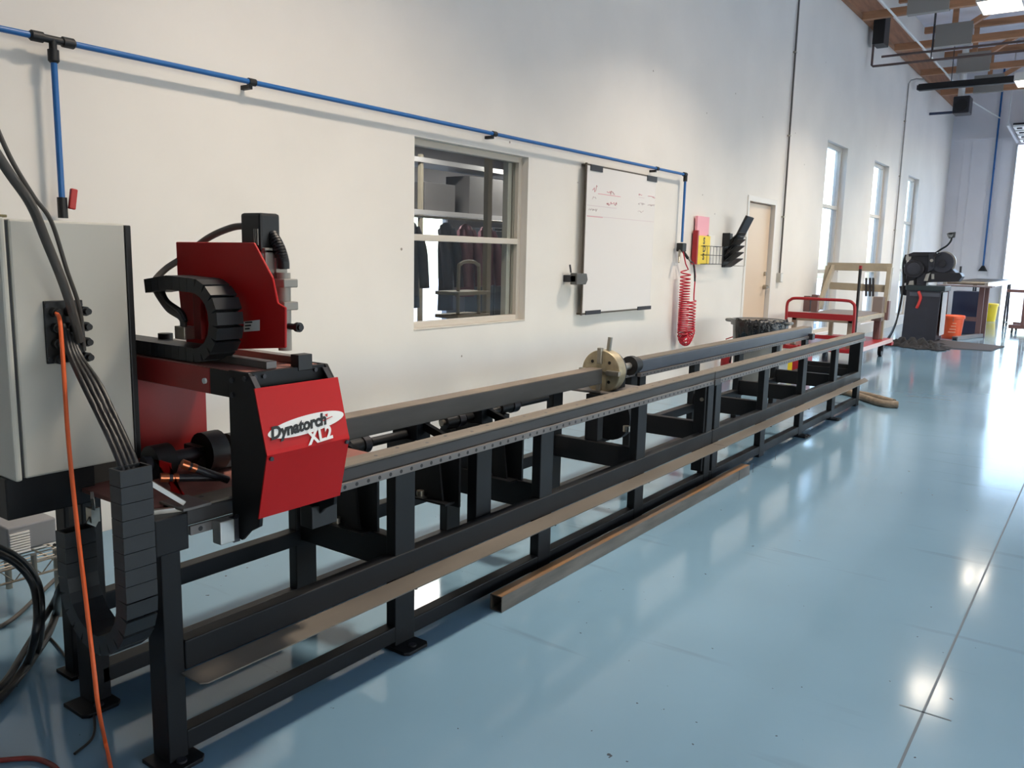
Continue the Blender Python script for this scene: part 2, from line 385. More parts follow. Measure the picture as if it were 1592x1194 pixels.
# ---- high-bay lamps hung under the roof, added unseen ones last
LENS = emat('lamp_lens', LAMP_COLOR, LAMP_STRENGTH)
def high_bay(x, y, z, label):
    t = thing('high_bay_lamp', label, 'lamp', (x, y, z), 'high bay lamps under the roof')
    hb = MB(); hb.box(x-.34, x+.34, y-.24, y+.24, z+.05, z+.11)
    hb.box(x-.34, x+.34, y-.24, y-.225, z-.03, z+.05); hb.box(x-.34, x+.34, y+.225, y+.24, z-.03, z+.05)
    hb.box(x-.34, x-.325, y-.225, y+.225, z-.03, z+.05); hb.box(x+.325, x+.34, y-.225, y+.225, z-.03, z+.05)
    hb.build('housing', TRIMW, t)
    for dy in (-.12, .12): MB().box(x-.3, x+.3, y+dy-.06, y+dy+.06, z+.01, z+.035).build('lens', LENS, t)
    ar = bpy.data.lights.new('lamp_light', 'AREA'); ar.shape = 'RECTANGLE'; ar.size = .55; ar.size_y = .28; ar.energy = LAMP_WATT; ar.color = LAMP_COLOR; ar.spread = math.radians(124)
    ao = bpy.data.objects.new('lamp_light', ar); COL.objects.link(ao); ao.parent = t; ao.location = (0, 0, .004)
    for dx in (-.28, .28): MB().cyl((x+dx, y, z+.11), (x+dx, y, ZR), .008, 6).build('hanger_rod', DARKM, t)
    return t
high_bay(12.4, 1.55, 4.6, 'bright lamp glaring at the upper right, nearest in view')
high_bay(17.75, 1.62, 4.6, 'bright lamp at the right edge beyond the dark heater tube')
high_bay(7.75, 1.55, 4.6, 'lamp overhead that lights the far half of the machine')
high_bay(3.1, 1.55, 4.6, 'lamp overhead that lights the near wall and the cutting gantry')
for x, n in ((7.75, 'nearer'), (17.75, 'farther')): high_bay(x, -4.4, 4.6, n+' unseen lamp added across the hall for light')  # lamps added out of view to light the hall from the other side

# ================================================================== MACHINE BED
YF, YB = 1.94, 2.466          # front faces of the two rails
XR0, XR1 = 1.235, 8.57
bed = thing('machine_bed', 'long black steel machine bed with two perforated rails along the wall', 'machine', (1.2, 2.2, 0))
def rail(y, x0, x1, nm='rail'):
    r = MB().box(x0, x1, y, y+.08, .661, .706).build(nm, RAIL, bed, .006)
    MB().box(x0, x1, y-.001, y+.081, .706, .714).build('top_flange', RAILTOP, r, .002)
    st = MB().box(x0, x1, y-.012, y, .637, .663).build('perforated_strip', RACK, r, .002)
    hb = MB(); x = x0+.03
    while x < x1-.02:
        hb.cyl((x, y-.0124, .650), (x, y-.011, .650), .007, 8); x += .052
    hb.build('bolt_holes', INK, r)['kind'] = 'stuff'
    hb = MB(); x = x0+.08; k = 0
    while x < x1-.02:
        hb.cyl((x, y+.03 if k % 2 else y+.055, .7135), (x, y+.03 if k % 2 else y+.055, .7145), .007, 8); x += .13; k += 1
    hb.build('flange_bolts', DARKM, r)['kind'] = 'stuff'
    return r
rail(YF, XR0, 4.84); rail(YF, 4.845, XR1); rail(YB, XR0, 4.78)
BEAM = mat('blue_grey_beam', (74, 80, 90), rough=.45, metal=.1, var=.08, scale=4)
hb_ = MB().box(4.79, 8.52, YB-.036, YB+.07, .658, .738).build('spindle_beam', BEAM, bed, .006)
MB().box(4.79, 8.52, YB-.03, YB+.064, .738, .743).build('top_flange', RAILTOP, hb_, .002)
MB().box(4.79, 8.52, YB-.046, YB-.02, .632, .657).build('perforated_strip', RACK, hb_, .002)
hm = MB(); x = 4.83
while x < 8.5: hm.cyl((x, YB-.0464, .645), (x, YB-.045, .645), .0055, 8); x += .052
hm.build('bolt_holes', INK, hb_)['kind'] = 'stuff'
for y in (YF, YB): MB().box(4.80, 4.89, y-.02, y-.0115, .63, .668).build('splice_plate', RAIL, bed, .002)
STA = [2.03, 2.93, 3.835, 4.75, 4.873, 5.745, 6.65, 7.58, 8.46]
def foot(x, y, dy):
    yy0, yy1 = (y-.075, y+.05) if dy < 0 else (y-.02, y+.13)
    f_ = MB().prism([(x-.02, yy0+.015), (x-.005, yy0), (x+.085, yy0), (x+.10, yy0+.015), (x+.10, yy1), (x-.02, yy1)], 0, .012, 'z').build('foot_plate', BLACK, bed, .002)
    MB().cyl((x+.04, (yy0+.03) if dy < 0 else (yy1-.03), .012), (x+.04, (yy0+.03) if dy < 0 else (yy1-.03), .018), .014, 10).build('anchor_bolt', DARKM, f_)
# near pair of end legs
MB().box(1.154, 1.211, YF, YF+.08, 0, .62).build('leg', BLACK, bed, .004)
MB().box(1.185, 1.245, 2.40, 2.48, 0, .695).build('leg', BLACK, bed, .004)
MB().box(1.14, 1.235, YF-.004, YF+.10, .60, .70).build('leg_cap', BLACK, bed, .004)
foot(1.14, YF+.03, -1); foot(1.15, 2.42, -1)
for i, x in enumerate(STA):
    wd = .10 if i not in (3, 4) else .088
    MB().box(x, x+wd, YF, YF+.046, 0, .637).build('leg', BLACK, bed, .004)
    MB().box(x, x+wd, YB, YB+.046, 0, .661).build('leg', BLACK, bed, .004)
    if i != 4:
        cb = MB().box(x+.02, x+.07, YF+.046, YB, .28, .40).build('cross_beam', BLACK, bed, .004)
    if i in (0, 3, 6, 7): foot(x, YF, -1)
    if i in (0, 3, 6): foot(x, YB, 1)
    if i in (3,): # clamped joint between the bed sections
        for y in (YF+.05,): MB().box(x-.02, x+.01, y-.04, y+.03, .1, .63).build('joint_flange', BLACK, bed, .003)
        for z in (.2, .55): MB().cyl((x-.03, YF+.03, z), (x-.02, YF+.03, z), .012, 8).build('flange_bolt', STEEL, bed)
for (y, nm) in ((YF, 'front'), (YB, 'back')):
    for (a, b) in ((1.211, 4.84), (4.845, 8.52)):
        z0, z1 = (.262, .345) if nm == 'front' else (.262, .322)
        MB().box(a, b, y-.004, y+.046 if nm == 'front' else y+.05, z0, z1).build('stretcher', BLACK, bed, .004)
        MB().box(a, b, y+.002, y+.05, .024, .082).build('floor_stretcher', BLACK, bed, .004)
# floor-level inner stretcher showing dusty top faces
MB().box(1.22, 2.62, YF+.055, YF+.12, .262, .30).build('inner_stretcher', BLACK, bed, .003)
MB().box(1.22, 1.9, 2.40, 2.46, .06, .11).build('inner_stretcher', BLACK, bed, .003)
# dusty side tray in two lengths
t_ = MB().prism([(1.195, YF-.004), (1.195, 1.85), (1.21, 1.836), (4.84, 1.836), (4.84, YF-.004)], .256, .260, 'z').build('side_tray', SHELF, bed)
MB().prism([(4.846, YF-.004), (4.846, 1.838), (8.49, 1.85), (8.70, YF-.004)], .256, .260, 'z').build('side_tray', SHELF, bed)
for x in STA[:-1]: MB().box(x+.04, x+.048, 1.88, YF, .225, .256).build('tray_bracket', BLACK, bed)
# back-end wide plate
MB().box(8.44, 8.46, YF, YF+.10, .26, .637).build('end_plate', BLACK, bed, .003)
MB().box(8.46, 8.52, YF+.02, YB, .30, .36).build('cross_beam', BLACK, bed, .003)
MB().box(8.52, 8.60, YF+.02, YF+.07, .655, .705).build('end_stop', DARKM, bed, .003)
MB().box(8.40, 8.48, YB-.08, YB, .62, .68).build('end_stop', DARKM, bed, .003)
# dusty red plate at the cutting end
dk = MB().box(1.16, 2.0, YF+.082, YB+.08, .695, .708).build('cutting_deck', DECK, bed, .002)
MB().box(1.215, 1.30, YF-.015, YF+.10, .708, .716).build('rail_end_plate', RACK, bed, .002)
# triangular aluminium bracket on the end leg
br = MB()
br.bar((1.15, YF+.06, .70), (1.15, YF+.06, .80), .012, .012); br.bar((1.15, YF+.06, .80), (1.24, YF+.02, .72), .012, .012); br.bar((1.15, YF+.06, .705), (1.24, YF+.02, .705), .014, .014)
br.build('bracket', ALU, bed)
MB().prism([(2.12, .71), (2.12, .79), (2.20, .79), (2.06, .71)], 1.30, 1.306, 'x').build('gusset_plate', RED, bed)
# cross shaft, bearings and rollers on the cutting deck
MB().cyl((1.28, 2.22, .775), (2.05, 2.22, .775), .022, 14).build('feed_shaft', DARKM, bed)
for x, r in ((1.30, .05), (1.47, .062), (1.56, .045)): MB().cyl((x, 2.22, .775), (x+.06, 2.22, .775), r, 20).build('bearing', BLACK2, bed)
for k, (a, b) in enumerate((((1.30, 2.06, .80), (1.42, 2.02, .735)), ((1.27, 2.12, .755), (1.42, 2.06, .735)))):
    q = MB().cyl(a, b, .011, 10).build('torch_hose', DARKM, bed)
    a = Vector(a); b = Vector(b)
    MB().cyl(a, a+(b-a)*.14, .0135, 10).cyl(a+(b-a)*.2, a+(b-a)*.3, .0125, 10).build('copper_ferrule', COPPER, q)
# drive line of shafts and couplings under the workpiece
for i, (xa, xb_) in enumerate(((541, 575), (690, 722), (775, 806))):
    A_ = py(xa, 696-(xa-541)*.262, 2.36); L_ = .105+.02*i; x = A_.x; z = A_.z
    c = MB().cyl((x, 2.36, z), (x+L_*.62, 2.36, z), .030, 20).build('drive_coupling', BLACK2, bed)
    MB().cyl((x+L_*.62, 2.36, z), (x+L_*.95, 2.36, z), .036, 20).build('coupling_hub', DARKM, c)
    MB().cyl((x-.018, 2.36, z), (x, 2.36, z), .014, 12).build('shaft_end', STEEL, c)
    MB().cyl((x+L_*.95, 2.36, z), (x+L_*1.15, 2.36, z), .013, 12).build('shaft_collar', STEEL, c)
    MB().cyl((x+L_*1.15, 2.36, z), (x+.42, 2.36, z), .019, 12).build('drive_shaft', BLACK2, bed)
    MB().box(x+.0, x+.07, 2.385, 2.43, z+.02, z+.034).build('coupling_guard', RACK, c)
    MB().box(x+.01, x+.05, 2.33, 2.39, z-.12, z-.03).build('bearing_stand', BLACK, bed)
# workpiece support stands
for i, x in enumerate((2.06, 2.52, 2.96)):
    sp = MB().box(x, x+.012, 2.06, 2.46, .38, .62).build('support_plate', BLACK, bed)
    MB().prism([(2.12, .40), (2.20, .40), (2.17, .62), (2.15, .62)], x-.03, x-.02, 'x').build('support_fin', BLACK, sp)
    MB().box(x-.06, x, 2.08, 2.30, .395, .403).build('support_base', BLACK, sp)
    MB().cyl((x-.03, 2.24, .403), (x-.03, 2.24, .425), .016, 10).build('support_bolt', STEEL, sp)
    MB().box(x+.012, x+.10, 2.30, 2.44, .57, .72).build('support_head', BLACK, sp, .004)
    MB().bar((x+.12, 2.1, .58), (x+.05, 2.36, .70), .03, .03).build('support_arm', BLACK, sp)
MB().box(2.56, 2.66, YF+.06, YF+.11, .262, .637).build('post', BLACK, bed, .004)
# cabinet carrier behind the end legs
MB().box(.96, 1.20, 2.34, 2.84, .66, .775).build('cabinet_carrier', BLACK, bed, .004)
MB().box(1.20, 1.30, 2.36, 2.60, .695, .775).build('carrier_brace', mat('dusty_brown_plate', (62, 56, 50), .6), bed, .004)
a_ = py(103, 850, 2.62); b_ = py(131, 850, 2.62)
MB().box(a_.x, b_.x, 2.62, 2.68, 0, .66).build('leg', BLACK, bed, .004)
MB().box(a_.x-.02, b_.x+.02, 2.60, 2.70, 0, .012).build('foot_plate', BLACK, bed, .002)
q = py(146, 800, 2.24); pb = MB().box(q.x-.012, q.x+.012, 2.23, 2.26, q.z-.02, q.z+.02).build('latch_bracket', STEEL, bed)
MB().bar(q+Vector((0, 0, .02)), py(143, 770, 2.2), .008, .022).build('latch_lever', STEEL, pb)
MB().bar(q+Vector((0, 0, -.01)), py(131, 835, 2.24), .006, .03).build('latch_plate', STEEL, pb)
# ================================================================== WORKPIECE
wp = thing('steel_workpiece', 'dark square steel tube held above the rails by the chuck', 'tube', (1.5, 2.24, .715))
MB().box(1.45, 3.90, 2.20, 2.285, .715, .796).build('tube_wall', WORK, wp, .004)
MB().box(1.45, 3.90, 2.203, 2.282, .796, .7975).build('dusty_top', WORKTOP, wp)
# ================================================================== CHUCK
CXX, CYY, CZZ, CR = 3.95, 2.24, .772, .118
ch = thing('rotary_chuck', 'round brass-coloured chuck with steel jaws gripping the dark tube', 'chuck', (CXX, CYY, .62))
cd = MB().cyl((CXX, CYY, CZZ), (CXX+.075, CYY, CZZ), CR, 40).build('chuck_disc', CHUCK, ch, .004)
MB().cyl((CXX+.075, CYY, CZZ), (CXX+.10, CYY, CZZ), CR*.92, 40).build('chuck_backplate', DARKM, ch)
for k, a in enumerate((90, 0, 180, 270)):
    u = Vector((0, math.cos(math.radians(a)), math.sin(math.radians(a))))
    c0 = Vector((CXX-.012, CYY, CZZ))
    jm = MB(); jm.bar(c0+u*.045, c0+u*(.125 if a != 90 else .132), .026, .026, (1, 0, 0)); jm.build('jaw', STEEL, ch, .003)
for a in (45, 135, 225, 315):
    u = Vector((0, math.cos(math.radians(a)), math.sin(math.radians(a))))
    MB().cyl(Vector((CXX-.002, CYY, CZZ))+u*.075, Vector((CXX+.004, CYY, CZZ))+u*.075, .009, 10).build('socket', INK, ch)
MB().box(CXX-.004, CXX+.0, CYY-CR*.98, CYY+CR*.98, CZZ-.004, CZZ+.004).build('face_groove', STEEL, ch)
kb = MB(); kb.bar((CXX+.035, CYY-.025, CZZ+CR-.005), (CXX+.04, CYY-.03, CZZ+CR+.07), .018, .02, (1, 0, 0)); kb.build('chuck_key', STEEL, ch)
MB().cyl((CXX+.10, CYY, CZZ), (CXX+.36, CYY, CZZ), .02, 16).build('spindle', ALU, ch)
MB().cyl((CXX+.33, CYY, CZZ), (CXX+.37, CYY, CZZ), .056, 24).cyl((CXX+.37, CYY, CZZ), (CXX+.42, CYY, CZZ), .045, 24).build('spindle_motor', BLACK2, ch)
MB().box(CXX-.05, CXX+.30, CYY-.10, CYY+.16, .655, .668).build('chuck_carriage', RACK, ch, .003)
MB().box(CXX+.10, CXX+.20, CYY-.05, CYY+.05, .668, .72).build('chuck_pedestal', BLACK, ch, .004)
MB().cyl((CXX+.12, CYY, .50), (CXX+.18, CYY, .50), .13, 28).build('counter_disc', BLACK, ch)
MB().box(CXX-.08, CXX-.02, CYY-.04, CYY+.04, .40, .655).build('chuck_leg', BLACK, ch, .004)
MB().cyl((CXX-.03, 2.05, .47), (CXX-.03, 2.05, .50), .02, 10).build('lube_cup', STEEL, ch)
# ================================================================== GANTRY
GX0, GX1 = 1.362, 1.640
ga = thing('cutting_gantry', 'red and black cutting gantry straddling the near end of the rails', 'gantry', (1.5, 2.2, .60))
prof = [(1.923, .608), (1.884, .600), (1.850, .632), (1.806, .655), (1.803, .681), (1.763, .861), (1.809, 1.032), (1.838, 1.071), (1.923, 1.071)]
for x in (GX0, GX1-.012): MB().prism(prof, x, x+.012, 'x').build('side_plate', BLACK, ga, .002)
# folded red cover
def cover(off, th):
    pts = [(1.807-off, 1.034), (1.7645-off, .872), (1.7605-off, .861), (1.7640-off, .848), (1.803-off, .680)]
    return pts + [(y+th, z) for (y, z) in reversed(pts)]
cv = MB().prism(cover(.004, .004), GX0-.006, GX1+.006, 'x').build('front_cover', RED, ga)
pl = MB().box(GX0+.012, GX1-.012, 1.838, 1.85, .99, 1.071).build('end_cap', BLACK, ga, .002)
for x in (GX0+.02, GX0+.05, GX1-.05, GX1-.02):
    MB().cyl((x, 1.838, 1.058), (x, 1.832, 1.058), .006, 10).build('cap_screw', DARKM, pl)
for (y, z) in ((1.905, 1.045), (1.905, 1.005), (1.85, 1.055), (1.9, .665)):
    MB().cyl((GX0, y, z), (GX0-.005, y, z), .007, 10).build('side_screw', DARKM, ga)
MB().cyl((GX0+.006, 1.760, .851), (GX0+.006, 1.752, .851), .006, 10).build('cover_screw', DARKM, cv)
MB().cyl((GX1-.006, 1.760, .851), (GX1-.006, 1.752, .851), .006, 10).build('cover_screw', DARKM, cv)
for x in (GX0+.008, GX1-.02):
    MB().bar((x, 1.83, 1.062), (x, 1.805, 1.03), .016, .004).build('cover_hook', DARKM, cv)
# decal: white ellipse, word mark, model name
du = Vector((1, 0, 0)); dv = Vector((0, .0425, .162)).normalized(); dn = du.cross(dv)
dc = Vector(((GX0+GX1)/2+.003, 1.7605-.004, .861)) + dv*.062
tilt = math.radians(4.0)
eu = du*math.cos(tilt)+dv*math.sin(tilt); ev = dv*math.cos(tilt)-du*math.sin(tilt)
el = MB(); vs = []; n = 40
for k in range(n):
    t = 2*math.pi*k/n; vs.append(dc + dn*.0012 + eu*(.136*math.cos(t)) + ev*(.025*math.sin(t)))
el.add(vs, [tuple(range(n))]); el.build('decal_oval', WINK, cv)
text_mesh('decal_wordmark', 'Dynatorch', .045, dc + dn*.0022 - eu*.130 - ev*.0135, eu, ev, INK, cv, .28, .0019, extrude=.0003)
MB().add([dc+dn*.0025+eu*(a)+ev*b for a, b in ((.055, -.004), (.092, .001), (.092, .003), (.055, -.001))], [(0, 1, 2, 3)]).add([dc+dn*.0025+eu*a+ev*b for a, b in ((.066, .012), (.078, .014), (.073, .004))], [(0, 1, 2)]).build('decal_spark', RED, cv)
text_mesh('decal_model', 'XL2', .052, dc + dn*.0022 - eu*.012 - ev*.056, eu, ev, WINK, cv, .1, .0018, extrude=.0003)
# bridge beam
bm_ = MB().box(GX0+.002, 1.62, 2.01, 2.62, .995, 1.068).build('bridge_beam', REDD, ga, .003)
MB().box(GX0+.002, 1.62, 1.923, 2.01, .995, 1.068).build('beam_end', BLACK, ga, .003)
MB().box(GX0+.003, 1.619, 1.86, 2.62, 1.068, 1.0705).build('beam_top', DECK, ga)  # dusty tone with light glare on the top put into the colour
MB().cyl((GX0+.002, 2.03, 1.03), (GX0-.004, 2.03, 1.03), .008, 12).build('beam_screw', WHITE, bm_)
MB().box(GX0+.02, 1.62, 2.41, 2.60, .72, .995).build('back_column', REDD, ga, .003)
for x in (1.44, 1.565): MB().box(x, x+.035, 1.86, 2.55, 1.071, 1.092).build('guide_bar', RACK, ga, .002)
MB().box(1.53, 1.58, 1.835, 1.87, 1.06, 1.105).build('guide_stop', BLACK2, ga, .002)
MB().box(1.30, 1.345, YF-.05, YF-.012, .60, .665).build('bearing_block', ALU, ga, .003)
MB().box(1.345, 1.365, YF-.045, YF-.012, .595, .66).build('block_seal', DARKM, ga)
MB().box(1.60, 1.70, YF-.07, YF-.015, .57, .64).build('rack_motor', BLACK2, ga, .004)
# torch carriage housing
HX = 1.485
hp = [px(x, y, HX) for x, y in ((273, 376), (394, 377), (423, 432), (431, 471), (443, 478), (443, 541), (365, 543), (300, 560), (285, 520), (276, 440))]
hs = MB().prism([(p.y, p.z) for p in hp], HX, HX+.008, 'x').build('torch_housing', RED, ga, .003)
sp_ = [px(x, y, HX-.0015) for x, y in ((379, 500), (404, 497), (404, 514), (379, 516))]
stk = MB().add(sp_, [(0, 1, 2, 3)]).build('rating_sticker', PAPER, hs)
for k in range(3):
    a = px(381, 501.5+k*5, HX-.002); b = px(392-k*2, 500.8+k*5, HX-.002)
    MB().bar(a, b, .001, .004).build('sticker_print', INK, stk)
# z motor, bracket, torch
mo = px(405, 362, 1.55)
MB().box(mo.x-.035, mo.x+.035, mo.y-.045, mo.y+.045, mo.z-.055, mo.z+.055).build('lift_motor', BLACK2, ga, .008)
for k in range(3): MB().box(mo.x-.037, mo.x-.035, mo.y-.02-.008*k, mo.y-.018-.008*k, mo.z-.035, mo.z+.01).build('motor_rib', ALU, ga)
bq = px(416, 410, 1.55)
bb = MB(); bb.box(bq.x-.03, bq.x+.03, bq.y-.03, bq.y-.022, bq.z-.055, bq.z+.04).box(bq.x-.03, bq.x+.03, bq.y+.022, bq.y+.03, bq.z-.055, bq.z+.04).box(bq.x-.03, bq.x+.03, bq.y-.03, bq.y+.03, bq.z+.03, bq.z+.045)
bb.build('motor_bracket', TORCHG, ga, .002)
ta = px(441, 424, 1.56); tb = px(447, 545, 1.56)
to = MB().cyl((ta.x, ta.y, ta.z), (ta.x, ta.y, tb.z), .019, 20).build('torch_body', TORCHG, ga)
for yy in (440, 475):
    q = px(443, yy, 1.56); MB().box(ta.x-.025, ta.x+.025, ta.y-.032, ta.y+.03, q.z-.012, q.z+.012).build('torch_clamp', TORCHG, to, .003)
q = px(434, 450, 1.56); MB().box(ta.x-.01, ta.x+.03, ta.y+.02, ta.y+.05, q.z-.09, q.z+.09).build('lift_slide', TORCHG, ga, .002)
q = px(456, 508, 1.56); MB().cyl((q.x, q.y+.02, q.z), (q.x, q.y-.035, q.z), .009, 14).cyl((q.x, q.y-.015, q.z), (q.x, q.y-.028, q.z), .014, 12).build('clamp_knob', BLACK2, to)
# corrugated torch lead
p0 = px(424, 366, 1.56); hp = spline([p0, px(434, 385, 1.56), px(440, 405, 1.56), Vector((ta.x, ta.y, ta.z+.01))], 10)
cor = MB().tube(hp, .011, 8)
for i in range(0, len(hp)-1, 2):
    d = (hp[i+1]-hp[i]).normalized(); cor.cyl(hp[i]-d*.0035, hp[i]+d*.0035, .017, 12)
cor.build('corrugated_lead', BLACK2, ga)
MB().tube(spline([px(388, 351, 1.53), px(360, 354, 1.52), px(322, 371, 1.51), px(285, 400, 1.50), px(258, 418, 1.46), px(240, 438, 1.42), px(243, 452, 1.41), px(262, 480, 1.41), px(283, 495, 1.41), px(285, 515, 1.41)], 8), .010, 10).build('motor_cable', CONDG, ga)
for dd in (5, 10): MB().tube(spline([px(240+dd, 444, 1.41), px(250+dd, 462+dd/2, 1.41), px(272+dd, 484, 1.41), px(284+dd/2, 500, 1.41)], 8), .006, 8).build('signal_cable', CABLE if dd > 5 else CONDG, ga)
q0 = px(278, 506, 1.41); q1 = px(294, 528, 1.41)
MB().box(1.395, 1.43, q1.y, q0.y, q1.z, q0.z).build('cable_clamp', STEEL, ga, .002)
q0 = px(257, 518, 1.46); MB().cyl((1.46, q0.y, 1.071), (1.46, q0.y, q0.z), .022, 14).build('end_bumper', BLACK2, ga)
for (a, b, c, d) in ((300, 455, 314, 528), (322, 470, 330, 500)):
    q0 = px(a, b, 1.47); q1 = px(c, d, 1.47); MB().box(1.468, 1.484, q1.y, q0.y, q1.z, q0.z).build('carriage_bracket', REDD, ga, .002)
# cable carrier links
def link_meshes(pitch, width, th):
    a = MB(); w2, t2, i = width/2, th/2, .006
    ring = [(-w2, -t2), (w2, -t2), (w2, t2), (-w2, t2)]; inn = [(-w2+i, -t2+i), (w2-i, -t2+i), (w2-i, t2-i), (-w2+i, t2-i)]
    vs = [(x, y, z) for y in (-pitch*.48, pitch*.48) for (x, z) in ring+inn]; fs = []
    for k in range(4):
        n_ = (k+1) % 4
        fs += [(k, n_, 8+n_, 8+k), (4+k, 12+k, 12+n_, 4+n_), (k, 4+k, 4+n_, n_), (8+k, 8+n_, 12+n_, 12+k)]
    return a.add(vs, fs).mesh('link_ring', CHAIN)
def carrier(parent, path, width, th, pitch, name='carrier_link'):
    # path in the YZ plane at fixed x; cut to equal pitch
    pts = [path[0]]; acc = 0; out = []
    L_ = [0]
    for i in range(1, len(path)): L_.append(L_[-1]+(path[i]-path[i-1]).length)
    n = int(L_[-1]/pitch); lm = link_meshes(pitch, width, th)
    def at(s_):
        for i in range(1, len(L_)):
            if L_[i] >= s_: f_ = (s_-L_[i-1])/(L_[i]-L_[i-1]); return path[i-1].lerp(path[i], f_)
        return path[-1]
    for k in range(n):
        c = at((k+.5)*pitch); d = at((k+.9)*pitch)-at((k+.1)*pitch)
        ang = math.atan2(d.z, d.y)
        o = link_mesh(name, lm, parent, c-wl(parent), Euler((ang, 0, 0)))
def uturn(x, ycen, zcen, r, a0, a1, n=14):
    return [Vector((x, ycen+r*math.cos(math.radians(a0+(a1-a0)*k/n)), zcen+r*math.sin(math.radians(a0+(a1-a0)*k/n)))) for k in range(n+1)]
cx_ = 1.415
rgt = px(344, 487, 1.40)
rz = .098
yc = rgt.y + rz
zc_ = 1.095 + rz
path = [Vector((cx_, 2.60, 1.095)), Vector((cx_, yc, 1.095))] + uturn(cx_, yc, zc_, rz, -90, -270)[1:] + [Vector((cx_, yc+.12, 1.095+2*rz+.004)), Vector((cx_, yc+.24, 1.095+2*rz-.012))]
carrier(ga, path, .085, .04, .036)
# ================================================================== HANGING CABLE CARRIER
cc = thing('cable_carrier', 'black plastic cable carrier hanging in a U beside the end leg', 'cable carrier', (1.09, 1.98, .36))
xc, ya, yb, rr = 1.065, 1.905, 2.195, .145
path = [Vector((xc, ya, .865)), Vector((xc, ya, .52))] + uturn(xc, (ya+yb)/2, .52, rr, 180, 360)[1:] + [Vector((xc, yb, .60)), Vector((xc, yb, .66))]
carrier(cc, path, .082, .05, .042)
# ================================================================== CONTROL CABINET
cb = thing('control_cabinet', 'pale grey electrical control cabinet at the near left edge', 'cabinet', (1.15, 2.3, .777))
CX0, CX1, CY0, CZ0, CZ1 = .99, 1.303, 2.30, .777, 1.458
MB().box(CX0+.004, CX1, CY0, CY0+.55, CZ0, CZ1).build('cabinet_body', CAB, cb, .006)
MB().box(CX1, CX1+.018, CY0-.002, CY0+.552, CZ0-.004, CZ1-.004).build('rear_gasket', BLACK2, cb, .003)
MB().box(CX0-.022, CX0-.004, CY0-.004, CY0+.556, CZ0-.004, CZ1+.004).build('cabinet_door', CAB, cb, .006)
MB().box(CX0-.004, CX0+.004, CY0+.004, CY0+.546, CZ0+.004, CZ1-.004).build('door_seal', BLACK2, cb)
g0 = py(62, 468, CY0); g1 = py(137, 560, CY0)
gp = MB().box(g0.x+.006, g1.x-.01, CY0-.008, CY0, g1.z, g0.z).build('gland_plate', BLACK2, cb, .002)
for r in range(4):
    for c in range(3):
        q = Vector((g0.x+.03+c*.038, CY0-.008, g0.z-.03-r*.042))
        MB().cyl(q, q+Vector((0, -.02, 0)), .013, 12).cyl(q+Vector((0, -.02, 0)), q+Vector((0, -.035, 0)), .009, 10).build('cable_gland', BLACK2, gp)
for (a, b) in ((g0.x+.012, g0.z-.012), (g1.x-.018, g0.z-.012), (g0.x+.012, g1.z+.012), (g1.x-.018, g1.z+.012)):
    MB().cyl((a, CY0-.008, b), (a, CY0-.012, b), .006, 8).build('plate_screw', DARKM, gp)
fo = MB().box(.86, 1.02, 2.36, 2.62, CZ1+.0045, CZ1+.012).build('paper_folder', mat('olive_folder', (120, 112, 78), .6), None, .002)
tag(fo, 'olive paper folder lying on top of the grey cabinet', 'folder')
# cables
def cable(name, label, cat, pts, r, mt, group=None, n=9):
    P = spline(pts, 8); o = MB().tube(P, r, n).build(name, mt, None, 0, at=P[-1]); tag(o, label, cat, group); return o
cable('grey_conduit', 'thick grey flexible conduit running from the upper left down to the cabinet gland plate', 'conduit', [py(-60, 150, 2.05), py(-20, 215, 2.06), py(14, 268, 2.08), py(48, 318, 2.12), py(72, 375, 2.17), py(98, 440, 2.2), py(114, 490, 2.23), py(124, 530, 2.26)], .0115, CONDG)
cable('grey_cable', 'thin grey cable beside the thick grey conduit at upper left', 'cable', [py(-60, 90, 2.1), py(-20, 165, 2.1), py(16, 245, 2.11), py(52, 305, 2.13), py(80, 345, 2.16), py(104, 420, 2.2), py(124, 480, 2.24), py(131, 545, 2.26)], .0055, CONDG)
cable('orange_cable', 'bright orange cable hanging from the cabinet down to the floor', 'cable', [py(88, 487, 2.265), py(93, 500, 2.22), py(98, 560, 2.18), py(106, 680, 2.12), py(118, 800, 2.06), py(132, 920, 2.0), py(146, 1040, 1.96), py(153, 1100, 1.95), pz(163, 1150, .02), pz(173, 1196, .006), pz(180, 1240, .006)], .0055, ORANGE)
for k, (dx, nm) in enumerate(((0, 'leftmost black cable of the bundle from the gland plate'), (9, 'second black cable of the bundle from the gland plate'), (17, 'third black cable of the bundle from the gland plate'), (25, 'rightmost black cable of the bundle from the gland plate'))):
    cable('black_cable', nm, 'cable', [py(98+dx*.6, 505+k*8, 2.265), py(108+dx*.8, 550+k*3, 2.22), py(128+dx, 595, 2.12), py(155+dx, 650, 2.03), py(178+dx, 700, 1.96), py(192+dx, 740, 1.92), py(196+dx*.8, 780, 1.91)], .0075, CABLE, 'black cables leaving the cabinet')
cable('floor_cable', 'black cable lying on the floor at the left edge, outermost', 'cable', [pz(-60, 1130, .02), pz(0, 1085, .02), pz(45, 1030, .02), pz(75, 985, .02), pz(88, 950, .05), py(92, 920, 2.7), py(108, 890, 2.65), py(112, 860, 2.6)], .014, CABLE, 'black cables on the floor')
cable('floor_cable', 'black cable lying on the floor beside the outermost one', 'cable', [pz(-60, 1105, .05), pz(0, 1068, .05), pz(38, 1012, .05), pz(66, 965, .06), pz(84, 935, .1), py(98, 905, 2.7), py(118, 870, 2.62), py(122, 840, 2.6)], .011, CABLE, 'black cables on the floor')
